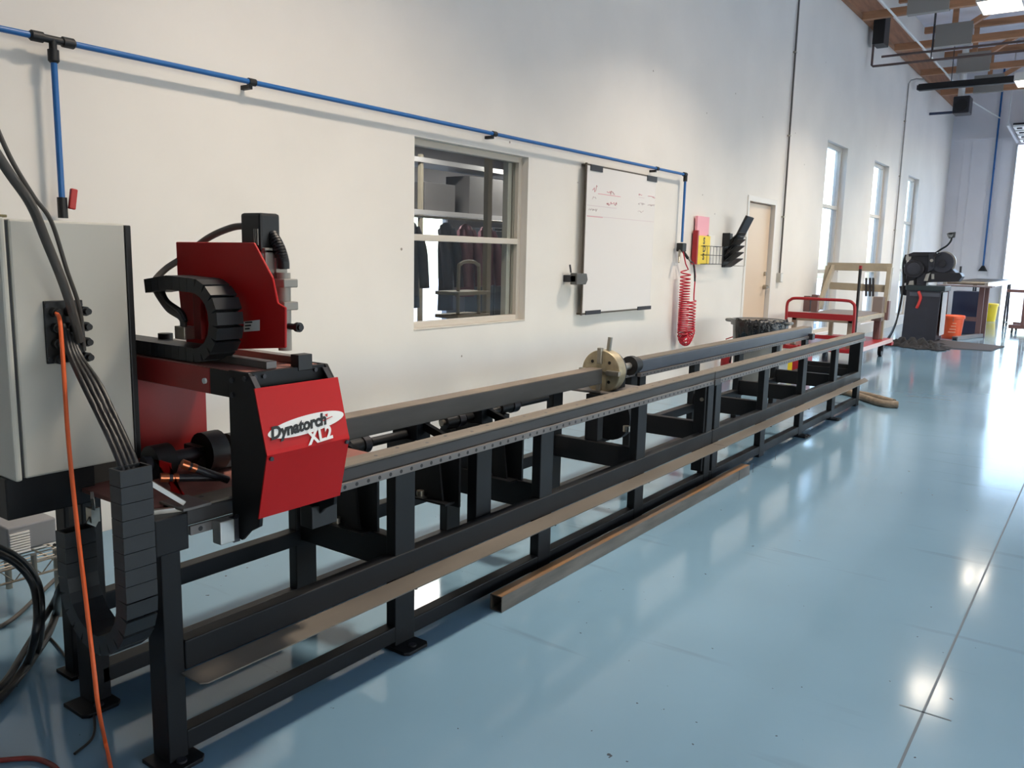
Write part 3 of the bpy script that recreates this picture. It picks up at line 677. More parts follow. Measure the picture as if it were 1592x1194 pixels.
cable('hanging_cable', 'thick black cable drooping in front of the wire shelf', 'cable', [py(-30, 850, 2.75), py(20, 872, 2.72), py(50, 905, 2.7), py(58, 950, 2.66), py(54, 990, 2.64), pz(40, 1035, .02), pz(0, 1078, .02), pz(-50, 1110, .02)], .012, CABLE, 'black cables on the floor')
cable('hanging_cable', 'slimmer black cable drooping just right of the thick one', 'cable', [py(-30, 838, 2.72), py(28, 865, 2.7), py(60, 905, 2.68), py(66, 960, 2.64), pz(58, 1015, .025), pz(20, 1066, .025), pz(-40, 1110, .025)], .008, CABLE, 'black cables on the floor')
cable('grey_floor_cable', 'grey cable curving across the floor below the wire shelf', 'cable', [pz(-30, 990, .008), pz(20, 962, .008), pz(60, 925, .008), pz(100, 888, .008), pz(130, 872, .008)], .008, CONDG)
cable('ground_wire', 'thin black wire arcing over the floor behind the orange cable', 'wire', [pz(60, 975, .006), pz(84, 998, .006), pz(104, 1024, .006), pz(124, 1054, .006), pz(140, 1090, .004), pz(147, 1120, .004), pz(143, 1148, .004), pz(116, 1172, .004)], .004, CABLE)
cable('red_brown_hose', 'dark red hose lying on the floor at the bottom left corner', 'hose', [pz(-40, 1186, .008), pz(0, 1182, .008), pz(45, 1179, .008), pz(70, 1184, .008), pz(90, 1198, .008), pz(100, 1230, .008)], .007, DRED)
# power source on a wire shelf below the cabinet
ws = thing('wire_shelf', 'low chrome wire shelf rack on the floor under the cabinet', 'shelf', (1.2, 3.2, 0))
SY0, SY1 = 3.10, 3.56; SX1 = py(104, 850, SY0).x; SX0 = SX1-.95; SZ = py(50, 866, 3.16).z
for z in (SZ, SZ-.05):
    MB().tube([(SX0, SY0, z), (SX1, SY0, z)], .0045, 6).build('shelf_wire', STEEL, ws); MB().tube([(SX0, SY1, z), (SX1, SY1, z)], .0045, 6).build('shelf_wire', STEEL, ws)
    MB().tube([(SX0, SY0, z), (SX0, SY1, z)], .0045, 6).build('shelf_wire', STEEL, ws); MB().tube([(SX1, SY0, z), (SX1, SY1, z)], .0045, 6).build('shelf_wire', STEEL, ws)
for k in range(14):
    y = SY0+.015+k*(SY1-SY0-.03)/13; MB().tube([(SX0, y, SZ+.004), (SX1, y, SZ+.004)], .0025, 5).build('shelf_wire', STEEL, ws)
zz = []; n = 20
for k in range(n+1): zz.append((SX0+(SX1-SX0)*k/n, SY0, SZ if k % 2 else SZ-.05))
MB().tube(zz, .003, 5).build('shelf_truss_wire', STEEL, ws)
for x in (SX0+.03, SX1-.03):
    for y in (SY0+.02, SY1-.02): MB().cyl((x, y, 0), (x, y, SZ+.02), .0125, 10).build('shelf_post', STEEL, ws)
MB().cyl((SX1-.12, SY0, SZ-.08), (SX1-.12, SY0, SZ+.03), .010, 10).build('shelf_clip', STEEL, ws)
ps = thing('plasma_power_source', 'grey power unit with louvred vents standing on the wire shelf', 'power unit', (1.25, 3.3, SZ+.007))
ux0, ux1 = py(12, 840, 3.16).x, py(88, 825, 3.16).x; uz1 = py(50, 813, 3.16).z
MB().box(ux0, ux1, 3.16, 3.54, SZ+.034, uz1).build('unit_case', mat('unit_grey', (132, 132, 134), .5), ps, .006)
for k in range(8):
    zz_ = SZ+.03+k*(uz1-SZ-.05)/8; MB().box(ux0+.006, py(46, 840, 3.16).x, 3.154, 3.16, zz_, zz_+.006).build('vent_louvre', PAPER, ps)
MB().cyl((ux1-.012, 3.16, SZ+.025), (ux1-.012, 3.154, SZ+.025), .006, 8).build('unit_screw', INK, ps)
# ================================================================== STEEL TUBE ON THE FLOOR
f0 = pz(780, 953); f1 = pz(1166, 738)
ft = thing('floor_tube', 'bare square steel tube with rusty top lying on the floor', 'tube', (f0.x, f0.y, 0))
YT = f0.y; tw, th_ = .058, .064
ft_b = MB()
x0, x1 = f0.x, f1.x; i = .004
ring = [(YT, 0), (YT+tw, 0), (YT+tw, th_), (YT, th_)]; inn = [(YT+i, i), (YT+tw-i, i), (YT+tw-i, th_-i), (YT+i, th_-i)]
vs = [(x, y, z+.001) for x in (x0, x1) for (y, z) in ring+inn]; fs = []
for k in range(4):
    n_ = (k+1) % 4; fs += [(k, n_, 8+n_, 8+k), (4+k, 12+k, 12+n_, 4+n_), (k, 4+k, 4+n_, n_), (8+k, 8+n_, 12+n_, 12+k)]
ft_b.add(vs, fs).build('tube_wall', FTUBE, ft)
MB().box(x0+.001, x1-.001, YT+.003, YT+tw-.003, th_+.001, th_+.0016).build('rusty_top', FTUBETOP, ft)
for x in (5.05, 5.3, 5.75): 
    MB().box(x, x+.008, YT-.0006, YT, .001, th_+.001).build('weld_mark', DARKM, ft)
# ================================================================== BLUE AIR LINE
YP = 3.84; ZP = 2.266; PR = .0135
al = thing('air_pipe', 'bright blue compressed air pipe running along the side wall', 'pipe', (1.89, YP, 1.55))
XT, XEb = 1.892, 8.42
MB().cyl((.3, YP, ZP), (XT-.05, YP, ZP), PR, 14).build('pipe_run', BLUE, al)
MB().cyl((XT+.05, YP, ZP), (XEb-.02, YP, ZP), PR, 14).build('pipe_run', BLUE, al)
MB().cyl((XT, YP, ZP-.05), (XT, YP, 1.59), PR, 14).build('drop_pipe', BLUE, al)
te = MB().cyl((XT-.07, YP, ZP), (XT+.07, YP, ZP), .0165, 14).build('tee_fitting', BLACK2, al)
for d in (Vector((-1, 0, 0)), Vector((1, 0, 0)), Vector((0, 0, -1))):
    c = Vector((XT, YP, ZP)); MB().cyl(c+d*.042, c+d*.088, .023, 16).cyl(c+d*.088, c+d*.096, .023, 16, .016).build('collar_nut', BLACK2, te)
MB().cyl((XT, YP, ZP-.04), (XT, YP, ZP), .016, 12).build('tee_branch', BLACK2, te)
for x in (.9, 2.92, 5.055, 7.745):
    q = MB().cyl((x-.022, YP, ZP), (x+.022, YP, ZP), .019, 14).build('pipe_clip', BLACK2, al)
    MB().box(x-.012, x+.012, YP+.01, W, ZP-.034, ZP-.012).build('clip_base', BLACK2, q)
va = MB().cyl((XT, YP, 1.51), (XT, YP, 1.60), .021, 14).build('drop_valve', BLACK2, al)
MB().bar((XT+.03, YP-.02, 1.55), (XT+.045, YP-.02, 1.64), .02, .03).build('valve_handle', mat('valve_red', (170, 36, 28), .4), va, .005)
el_ = MB().cyl((XEb-.05, YP, ZP), (XEb+.012, YP, ZP), .022, 14).build('elbow_fitting', BLACK2, al)
MB().cyl((XEb, YP, ZP+.012), (XEb, YP, ZP-.07), .022, 14).build('elbow_drop', BLACK2, el_)
MB().cyl((XEb, YP, ZP-.05), (XEb, YP, 1.56), PR, 14).build('drop_pipe', BLUE, al)
mf = MB().box(XEb-.05, XEb+.05, YP-.035, YP+.04, 1.46, 1.55).build('outlet_manifold', BLACK2, al, .008)
MB().cyl((XEb-.04, YP, 1.47), (XEb-.11, YP-.03, 1.40), .015, 12).build('quick_coupler', STEEL, mf)
MB().cyl((XEb-.11, YP-.03, 1.40), (XEb-.14, YP-.04, 1.345), .011, 10).build('coupler_plug', STEEL, mf)
MB().cyl((XEb+.03, YP, 1.47), (XEb+.11, YP-.03, 1.39), .016, 12).build('quick_coupler', BLACK2, mf)
MB().cyl((XEb+.11, YP-.03, 1.39), (XEb+.16, YP-.04, 1.36), .011, 10).build('coupler_plug', STEEL, mf)
# red coil hose
pts = [Vector((XEb+.0, YP-.02, 1.46)), Vector((XEb+.06, YP-.03, 1.33))]
N = 25*14; ZT, ZBm = 1.27, .60
for k in range(N+1):
    t = k/N; a = k/14*2*math.pi; s_ = t**.72
    pts.append(Vector((XEb+.05+.062*math.cos(a), YP-.04+.05*math.sin(a), ZT+(ZBm-ZT)*s_)))
M_ = 10*14
for k in range(1, M_+1):
    t = k/M_; a = k/14*2*math.pi; ang = math.pi*t
    pts.append(Vector((XEb+.05+.10*(1-math.cos(ang))+.055*math.cos(a)*abs(math.cos(ang)), YP-.04+.05*math.sin(a), ZBm-.11*math.sin(ang)+.055*math.cos(a)*math.sin(ang))))
N2 = 11*14
for k in range(1, N2+1):
    t = k/N2; a = k/14*2*math.pi; s_ = t**1.25
    pts.append(Vector((XEb+.25+.055*math.cos(a), YP-.04+.045*math.sin(a), ZBm+(.93-ZBm)*s_)))
pts += [Vector((XEb+.30, YP-.04, 1.0)), Vector((XEb+.31, YP-.04, 1.2)), Vector((XEb+.27, YP-.04, 1.31)), Vector((XEb+.17, YP-.04, 1.355))]
co = thing('coiled_air_hose', 'red coiled air hose hanging from the blue pipe outlet', 'hose', (XEb+.1, YP-.03, .5))
MB().tube(pts, .0075, 6).build('hose_coil', REDHOSE, co)
MB().tube(spline([(XEb+.16, YP-.04, 1.36), (XEb+.24, YP-.04, 1.33), (XEb+.285, YP-.04, 1.24), (XEb+.305, YP-.04, 1.14)], 6), .0105, 8).build('strain_relief', BLACK2, co)
# ================================================================== WHITEBOARD
wb = thing('whiteboard', 'large whiteboard with faint red handwriting near its top', 'whiteboard', (7.1, W, .88))
BX0, BX1, BZ0, BZ1 = 6.43, 7.77, .885, 2.175
bd = MB().box(BX0, BX1, W-.062, W-.052, BZ0, BZ1).build('board_panel', WB, wb, .001)
MB().box(BX0-.016, BX0-.001, W-.064, W-.050, BZ0-.02, BZ1+.02).build('board_side_gap_shade', mat('channel_gap_shade', (84, 74, 64), .5), wb)  # dark strip: gap shadow along the board edge put into colour
MB().box(BX0, BX1-.03, W-.060, W-.001, BZ1+.001, BZ1+.014).build('board_top_gap_shade', mat('channel_gap_shade', (84, 74, 64), .5), wb)  # dark line for the shadow in the gap above the board
MB().box(BX0, BX1, W-.060, W-.001, BZ0-.016, BZ0-.001).build('board_bottom_channel', mat('channel_gap_shade', (84, 74, 64), .5), wb)
for (a, b, z) in ((BX0+.05, BX0+.26, BZ1), (BX1-.2, BX1+.01, BZ1)): MB().box(a, b, W-.070, W-.062, z-.04, z+.012).build('board_clip', DARKM, wb)
for (a, b, z) in ((BX0+.05, BX0+.32, BZ0), (BX1-.28, BX1+.01, BZ0)): MB().box(a, b, W-.070, W-.062, z-.018, z+.018).build('board_clip', DARKM, wb)
rng = random.Random(3)
def scribble(x0, x1, z, h, mt, nm):
    P = []; x = x0
    while x < x1: P.append((x, W-.0630, z+rng.uniform(-h, h))); x += rng.uniform(.008, .02)
    MB().tube(P, .0028, 4).build(nm, mt, bd)
for (a, b, z, h, mt) in ((.10, .19, 1.985, .03, RINK), (.36, .52, 1.965, .028, RINK), (.98, 1.06, 1.99, .008, RINK), (1.18, 1.34, 1.985, .01, RINK), (.1, .17, 1.90, .02, RINK2), (.36, .56, 1.87, .02, RINK), (.98, 1.12, 1.91, .014, RINK2), (1.18, 1.34, 1.905, .014, RINK2), (.04, .2, 1.80, .012, RINK2), (.98, 1.1, 1.83, .012, RINK2)):
    scribble(BX0+a, BX0+b, z, h, mt, 'handwriting')
for (a, b, z, mt) in ((.2, .62, 1.945, RINK), (.98, 1.1, 1.965, RINK2), (.02, .55, 1.835, RINK2), (.02, 1.33, 1.745, RINK2), (.02, .3, 1.74, RINK)):
    MB().box(BX0+a, min(BX0+b, BX1), W-.0632, W-.0625, z-.0025, z+.0025).build('ruled_line', mt, bd)
# grey tool holder screwed to the wall by the board
th = thing('tool_holder', 'small grey tool holder on the wall at the lower left of the whiteboard', 'holder', (6.36, W, 1.15))
q = py(893, 433, 3.86)
MB().prism([(q.x-.09, q.z-.05), (q.x+.07, q.z-.05), (q.x+.10, q.z-.01), (q.x+.08, q.z+.045), (q.x-.09, q.z+.05)], W-.14, W-.072, 'y').build('holder_body', mat('holder_grey', (86, 86, 84), .5), th, .006)
MB().box(q.x-.09, q.x-.05, W-.13, W-.0, q.z-.03, q.z+.03).build('holder_mount', DARKM, th, .004)
MB().cyl((q.x-.06, W-.06, q.z+.05), (q.x-.065, W-.05, q.z+.12), .008, 8).build('holder_peg', DARKM, th)
# ================================================================== SAFETY DATA HOLDER
sd = thing('safety_binder_holder', 'yellow and pink safety sheet binder in a wire wall basket', 'binder', (9.0, W, 1.32))
MB().box(8.87, 9.20, W-.05, W-.02, 1.34, 1.86).build('pink_cover', PINK, sd, .003)
MB().box(8.865, 9.20, W-.075, W-.051, 1.325, 1.645).build('yellow_cover', YELLOW, sd, .003)
MB().box(8.83, 8.866, W-.078, W-.02, 1.325, 1.70).build('red_spine', CARTRED, sd, .003)
for k, c in enumerate('SDS'): text_mesh('cover_letter', c, .10, (9.0, W-.0755, 1.555-k*.088), (1, 0, 0), (0, 0, 1), INK, sd, 0, .004, extrude=.0005)
MB().box(9.16, 9.40, W-.05, W-.04, 1.40, 1.66).build('loose_sheets', PAPER, sd)
for z in (1.33, 1.43, 1.53): MB().tube([(8.95, W-.01, z), (8.95, W-.14, z), (9.44, W-.14, z), (9.44, W-.01, z)], .004, 6).build('basket_wire', DARKM, sd)
for k in range(6): MB().tube([(8.97+k*.092, W-.14, 1.53), (8.97+k*.092, W-.14, 1.33), (8.97+k*.092, W-.01, 1.33)], .003, 6).build('basket_wire', DARKM, sd)
# ================================================================== BLACK WALL FILE
wf = thing('wall_file_rack', 'black wall file rack with slanting pockets beside the door', 'file rack', (9.9, W, 1.29))
MB().box(9.76, 10.02, W-.02, W-.002, 1.29, 1.70).build('rack_back', BLACK2, wf, .003)
MB().box(9.74, 9.76, W-.09, W-.002, 1.54, 1.70).build('rack_side', BLACK2, wf)
for k in range(5):
    z = 1.30+.065*k; L_ = .20+.02*k
    MB().bar((9.89, W-.03, z), (9.89, W-.03-.14-.005*k, z+.10+.012*k), .25, .012, (0, 0, 1)).build('pocket', BLACK2, wf, .002)
MB().bar((9.90, W-.03, 1.40), (9.93, 3.665, 1.90), .22, .03, (0, 1, 0)).build('tall_folder', BLACK2, wf, .003)
for z in (1.31, 1.66): MB().tube([(10.0, W, z), (10.0, W-.2, z), (9.8, W-.2, z)], .004, 6).build('rack_wire', STEEL, wf)
MB().tube([(10.0, W-.2, 1.31), (10.0, W-.2, 1.66)], .004, 6).build('rack_wire', STEEL, wf)
# ================================================================== CONDUITS AND OUTLETS
def conduit(name, label, x, z0, z1, mt=None, hook=False):
    t = thing(name, label, 'conduit', (x, W-.03, z0))
    mt = mt or mat('conduit_grey', (150, 148, 144), .45, .3)
    P = [(x, W-.025, z0+.1), (x, W-.025, z1)]
    if hook: P += [(x, W-.06, z1+.06), (x, W-.16, z1+.08), (x, W-.3, z1+.06)]
    MB().tube(P, .0135, 8).build('conduit_pipe', mt, t)
    MB().box(x-.05, x+.05, W-.06, W, z0, z0+.13).build('outlet_box', ALU, t, .004)
    MB().box(x-.04, x+.04, W-.064, W-.06, z0+.01, z0+.12).build('outlet_cover', WHITE, t, .002)
    for z in (z0+.9, z0+2.0, z0+3.1): MB().box(x-.025, x+.025, W-.04, W, z, z+.02).build('conduit_strap', STEEL, t)
conduit('conduit_run', 'dark vertical conduit on the wall just right of the door', 11.86, 1.08, 6.3, mat('conduit_dark', (92, 88, 84), .45, .3))
conduit('conduit_run', 'vertical conduit between the last two tall windows', 19.05, 1.15, 5.0, mat('conduit_grey', (150, 148, 144), .45, .3), True)
# ================================================================== BIN, EXTINGUISHER, RED BOX
bn = thing('rubbish_bin', 'round grey rubbish bin lined with a black bag by the door', 'bin', (9.30, 3.25, 0))
bx, by = 9.30, 3.25
MB().lathe([(.235, .0), (.245, .01), (.285, .70), (.27, .70), (.232, .02)], (bx, by, 0), 32).build('bin_body', BINP, bn)
MB().lathe([(.286, .655), (.305, .66), (.308, .70), (.30, .725), (.28, .725), (.278, .66)], (bx, by, 0), 32).build('bin_rim', BINP, bn)
for s_ in (-1, 1):
    MB().tube(spline([(bx-.10*s_*0-.02, by+.29*s_, .69), (bx-.05, by+.36*s_, .70), (bx+.05, by+.36*s_, .70), (bx+.07, by+.29*s_, .69)], 5), .017, 8).build('bin_handle', BINP, bn)
lg = MB(); rg = random.Random(5); n = 40; pr = [(.296, .735), (.315, .70), (.31, .60), (.293, .50)]
vs = []
for (r, z) in pr:
    for k in range(n+1):
        a = math.radians(-215 + 150*k/n); rr_ = r + rg.uniform(-.004, .014)
        vs.append((bx+math.cos(a)*rr_, by+math.sin(a)*rr_, z+rg.uniform(-.012, .012)-(.05*math.sin(k*.6) if z < .52 else 0)))
lg.add(vs, [(i*(n+1)+k, i*(n+1)+k+1, (i+1)*(n+1)+k+1, (i+1)*(n+1)+k) for i in range(3) for k in range(n)]); lg.sm = True
bgo = lg.build('bag_fold', BAG, bn); sm_ = bgo.modifiers.new('thick', 'SOLIDIFY'); sm_.thickness = .003
MB().lathe([(.01, .69), (.15, .675), (.26, .70), (.276, .72)], (bx, by, 0), 24).build('bin_bag', BAG, bn)
ex = thing('fire_extinguisher', 'red fire extinguisher standing on the floor left of the bin', 'extinguisher', (9.80, 3.80, 0))
MB().lathe([(.06, 0), (.065, .01), (.065, .30), (.045, .35), (.02, .365)], (9.80, 3.80, 0), 20).build('cylinder', CARTRED, ex)
MB().cyl((9.80, 3.80, .365), (9.80, 3.80, .41), .018, 12).build('valve', STEEL, ex)
MB().bar((9.80, 3.82, .42), (9.80, 3.72, .46), .02, .012).build('squeeze_handle', CARTRED, ex)
MB().tube(spline([(9.80, 3.78, .40), (9.77, 3.71, .38), (9.755, 3.72, .25), (9.765, 3.735, .14)], 6), .01, 8).build('extinguisher_hose', BLACK2, ex)
rb = thing('red_fuel_can', 'red can with a yellow stripe on the floor behind the far legs', 'can', (10.6, 3.2, 0))
MB().box(10.48, 10.86, 3.06, 3.26, .0, .30).build('can_body', CARTRED, rb, .03)
MB().box(10.476, 10.50, 3.20, 3.255, .01, .29).build('yellow_stripe', YELLOW, rb, .004)
MB().bar((10.55, 3.16, .335), (10.78, 3.16, .335), .03, .025).build('can_handle', CARTRED, rb, .006)
MB().cyl((10.82, 3.16, .29), (10.82, 3.16, .34), .025, 12).build('can_cap', BLACK2, rb)
# ================================================================== RED CART WITH BEIGE RACK
ct = thing('platform_cart', 'red flatbed cart with a hoop handle beyond the machine', 'cart', (12.6, 3.2, 0))
KX0, KX1, KY0, KY1, KZ = 11.5, 13.80, 2.72, 3.66, .24
MB().box(KX0, KX1, KY0, KY1, KZ-.05, KZ).build('deck', CARTRED, ct, .006)
MB().box(KX0, KX1, KY0-.01, KY0, KZ-.055, KZ+.004).build('deck_edge', mat('pale_edge', (206, 178, 176), .4), ct)
MB().box(KX1-.12, KX1+.02, KY0-.02, KY0+.08, KZ-.10, KZ-.05).build('deck_corner', CARTRED, ct, .004)
for x in (11.75, 13.35):
    for y in (KY0+.06, KY1-.08):
        c = MB().cyl((x, y-.025, .085), (x, y+.025, .085), .085, 20).build('caster_wheel', BLACK2, ct)
        MB().box(x-.04, x+.04, y-.04, y-.027, .08, KZ-.05).build('caster_fork', DARKM, c)
hoop = spline([(KX0, KY1-.02, KZ), (KX0, KY1-.02, .6), (KX0, KY1-.02, .80), (KX0, KY1-.06, .86), (KX0, KY1-.14, .885), (KX0, 3.2, .885), (KX0, KY0+.16, .885), (KX0, KY0+.07, .86), (KX0, KY0+.035, .78), (KX0, KY0+.03, .5), (KX0, KY0+.03, KZ)], 5)
MB().tube(hoop, .02, 10).build('hoop_handle', CARTRED, ct)
MB().box(KX0-.012, KX0+.012, KY0+.05, KY1-.04, .62, .70).build('handle_bar', CARTRED, ct, .003)
MB().box(KX0-.012, KX0+.012, KY0+.05, KY1-.04, .36, .41).build('handle_bar', CARTRED, ct, .003)
MB().cyl((KX0+.05, KY0+.02, KZ), (KX0+.05, KY0+.02, 1.30), .02, 10).build('stake_pole', BLACK2, ct)
MB().cyl((KX0+.05, KY0+.02, 1.30), (KX0+.05, KY0+.02, 1.345), .021, 10).build('stake_tip', CARTRED, ct)
rk = thing('beige_steel_rack', 'beige steel frame with a tall open back loaded on the red cart', 'rack', (12.6, 3.2, KZ))
x0, x1, y0, y1 = 11.62, 13.55, 2.80, 3.60
for x in (x0, x1-.06):
    for y in (y0, y1-.06): MB().box(x, x+.06, y, y+.06, KZ+.001, .62).build('rack_leg', BEIGE, rk, .003)
for y in (y0, y1-.06): MB().box(x0, x1, y, y+.06, .58, .64).build('rack_rail', BEIGE, rk, .003)
for x in (x0, 12.55, x1-.06): MB().box(x, x+.06, y0+.06, y1-.06, .58, .64).build('rack_cross', BEIGE, rk, .003)
MB().box(x0+.05, x1-.05, y0+.05, y1-.05, .64, .655).build('rack_top', mat('rack_top_grey', (120, 112, 108), .5), rk)
XB_ = 13.6
def bp(x, y, X=13.6): q = px(x, y, X); return (X, q.y, q.z)
bk = [((1287, 411), (1387, 413)), ((1288, 447), (1381, 449))]
MB().bar(bp(1287, 414), bp(1387, 416), .05, .12).build('back_rail', BEIGE, rk, .003)
MB().bar(bp(1290, 444), bp(1380, 449), .05, .11).build('back_rail', BEIGE, rk, .003)
MB().bar(bp(1288, 414), (13.5, bp(1276, 500)[1], .64), .06, .11).build('back_post', BEIGE, rk, .003)
MB().bar(bp(1384, 416), (13.55, bp(1378, 470)[1], .64), .06, .13).build('back_post', BEIGE, rk, .003)
MB().bar(bp(1296, 414), (13.1, bp(1285, 475)[1], .66), .05, .08).build('back_brace', BEIGE, rk, .003)
q = px(1367, 480, 13.45); MB().box(13.35, 13.50, q.y-.06, q.y+.08, q.z-.18, q.z+.18).build('side_box', mat('taupe_panel', (128, 116, 112), .5), rk, .004)
MB().box(13.50, 13.62, q.y-.12, q.y-.0, q.z-.17, q.z+.12).build('side_box', BROWN, rk, .004)
MB().box(13.40, 13.50, q.y-.04, q.y+.05, KZ+.001, q.z-.18).build('side_post', BROWN, rk, .004)
for k, xx in enumerate((1347, 1353, 1358)):
    a = px(xx, 432, 13.56); MB().bar((13.55, a.y, a.z), (13.55, a.y-.02, a.z-.28), .03, .012, (1, 0, 0)).build('hanging_tongs', DARKM, rk)
for xx, y0_, y1_ in ((1250, 460, 482), (1262, 458, 482)):
    a = px(xx, y0_, 12.4); b = px(xx+8, y1_, 12.4); MB().box(12.4, 12.48, b.y, a.y, .656, a.z).build('loose_block', BROWN, rk, .003)
# ================================================================== FLOOR SOCK
sk = thing('absorbent_sock', 'grey and tan absorbent sock lying by the far feet of the machine', 'sock', (8.9, 1.85, 0))
for k, (pp, r) in enumerate((([(1290, 606), (1318, 610), (1345, 619), (1372, 627), (1396, 629)], .035), ([(1300, 600), (1330, 610), (1352, 615), (1375, 621), (1390, 625)], .03))):
    MB().tube(spline([pz(x, y, r) for x, y in pp], 5), r, 10).build('sock_strand', SOCK, sk)
# ================================================================== COLD SAW
sw = thing('cold_saw', 'dark grey cold saw on a cabinet base in front of the windows', 'saw', (16.9, 2.8, 0))
SX = 16.7
def spoly(name, pts, d0, d1, mt, bev=.01, par=None):
    P = [px(x, y, SX+d0) for x, y in pts]
    return MB().prism([(p.y, p.z) for p in P], SX+d0, SX+d1, 'x').build(name, mt, par or sw, bev)
a = px(1410, 450, SX); b = px(1464, 450, SX)
MB().prism([(b.y, .92), (a.y, .92), (a.y+.02, 0.0), (b.y+.02, 0.0)], SX, SX+.55, 'x').build('saw_base', SAWG, sw, .01)
MB().box(SX-.03, SX+.62, b.y-.06, a.y+.02, .90, .99).build('coolant_tray', mat('saw_tray', (46, 58, 62), .4), sw, .01)
gb = spoly('gearbox', [(1413, 396), (1444, 395), (1447, 412), (1440, 430), (1420, 434), (1412, 420)], .12, .45, SAWG, .02)
q = px(1422, 418, SX+.1); MB().cyl((SX+.02, q.y, q.z), (SX+.30, q.y, q.z), .17, 24).build('drive_motor', DARKM, gb, .01)
MB().cyl((SX-.01, q.y, q.z), (SX+.02, q.y, q.z), .11, 20).build('motor_cap', SAWG, gb, .006)
for k in range(5): MB().box(SX+.06+k*.045, SX+.075+k*.045, q.y-.18, q.y+.18, q.z-.03, q.z+.03).build('motor_fin', DARKM, gb)
q = px(1411, 400, SX+.1); MB().cyl((SX+.1, q.y, q.z), (SX+.35, q.y, q.z), .06, 14).build('pivot_boss', ALU, gb)
spoly('column', [(1426, 426), (1440, 424), (1440, 446), (1424, 446)], .08, .3, SAWG, .01)
spoly('pivot_yoke', [(1409, 428), (1424, 432), (1426, 446), (1408, 446)], .12, .32, DARKM, .01)
spoly('yoke_face', [(1414, 437), (1420, 436), (1420, 443), (1412, 443)], .06, .12, ALU, .004)
spoly('switch_lever', [(1406, 404), (1409, 402), (1408, 440), (1405, 440)], .1, .14, BLACK2, .004)
q = px(1465, 408, SX+.05)
gd = MB().cyl((SX+.06, q.y, q.z), (SX+.12, q.y, q.z), .185, 32).build('blade_guard', SAWG, sw, .008)
MB().cyl((SX+.12, q.y-.012, q.z), (SX+.15, q.y-.012, q.z), .20, 32).build('guard_rim', ALU, gd)
MB().cyl((SX+.03, q.y, q.z-.02), (SX+.06, q.y, q.z-.02), .07, 18).build('arbor_flange', DARKM, gd)
for (dy, dz) in ((.13, .12), (.17, .03), (.14, -.06), (.06, .15)): MB().cyl((SX+.06, q.y+dy, q.z+dz), (SX+.0, q.y+dy, q.z+dz), .028, 10).build('guard_knob', ALU if dy > .15 else DARKM, gd)
spoly('head_arm', [(1444, 395), (1454, 393), (1452, 418), (1442, 424)], .02, .2, SAWG, .01)
spoly('top_plate', [(1412, 395), (1420, 392), (1456, 392), (1456, 396), (1413, 399)], .05, .4, DARKM, .006)
spoly('base_band', [(1414, 454), (1461, 456), (1461, 462), (1414, 460)], -.008, .0, mat('saw_band', (84, 88, 98), .45), .002)
spoly('hatch', [(1414, 478), (1440, 478), (1439, 520), (1413, 520)], -.006, .0, SAWG, .002)
b0 = px(1463, 470, SX); MB().box(SX+.02, SX+.5, b0.y-.022, b0.y-.012, .10, .88).build('lit_side_sheet', mat('lit_side_grey', (196, 198, 204), .5), sw, .004)  # pale sheet: light falling on this side of the base, put into colour
spoly('vise_body', [(1441, 425), (1450, 423), (1492, 424), (1496, 430), (1490, 438), (1440, 439)], .05, .4, DARKM, .01)
spoly('vise_jaw', [(1440, 426), (1446, 424), (1442, 437), (1436, 437)], .0, .06, ALU, .004)
spoly('vise_jaw', [(1448, 426), (1452, 426), (1452, 434), (1448, 434)], .0, .05, ALU, .004)
spoly('table_plate', [(1440, 420), (1480, 418), (1486, 424), (1450, 425)], .1, .5, SAWG, .01)
for xx in (1468, 1473, 1479):
    a = px(xx, 405, SX+.3); MB().cyl((SX+.3, a.y, a.z), (SX+.3, a.y, a.z-.2), .028, 10).build('clamp_lever', DARKM, sw)
a = px(1494, 414, SX+.3); MB().cyl((SX+.3, a.y, a.z), (SX+.3, a.y, a.z-.28), .018, 8).build('clamp_lever', DARKM, sw)
MB().tube(spline([px(1455, 393, SX+.2), px(1464, 387, SX+.2), px(1472, 382, SX+.2), px(1478, 375, SX+.2), px(1480, 368, SX+.2)], 6), .016, 8).build('lamp_neck', BLACK2, sw)
a = px(1480, 370, SX+.2); b = px(1479, 362, SX+.2); MB().cyl(a, b, .05, 14, .075).build('lamp_head', BLACK2, sw)
MB().cyl(px(1477.5, 366, SX+.17), px(1477, 364, SX+.14), .05, 12).build('lamp_face', ALU, sw)
MB().tube(spline([px(1428, 453, SX-.02), px(1431, 462, SX-.03), px(1429, 470, SX-.03), px(1425, 479, SX-.02)], 6), .025, 8).build('coolant_hose', mat('hose_red', (214, 62, 58), .4), sw)
MB().tube(spline([px(1408, 396, SX+.1), px(1404, 410, SX+.1), px(1404, 440, SX+.1), px(1400, 470, SX), px(1392, 505, SX-.1), pz(1380, 530, .02), pz(1372, 540, .02)], 6), .016, 8).build('power_cord', CABLE, sw)
MB().tube(spline([px(1407, 400, SX+.1), px(1406, 430, SX+.1), px(1399, 480, SX), px(1388, 512, SX-.1), pz(1376, 532, .02)], 6), .014, 8).build('power_cord', CABLE, sw)
spoly('switch_box', [(1398, 445), (1411, 443), (1411, 460), (1400, 458)], .1, .3, DARKM, .006)
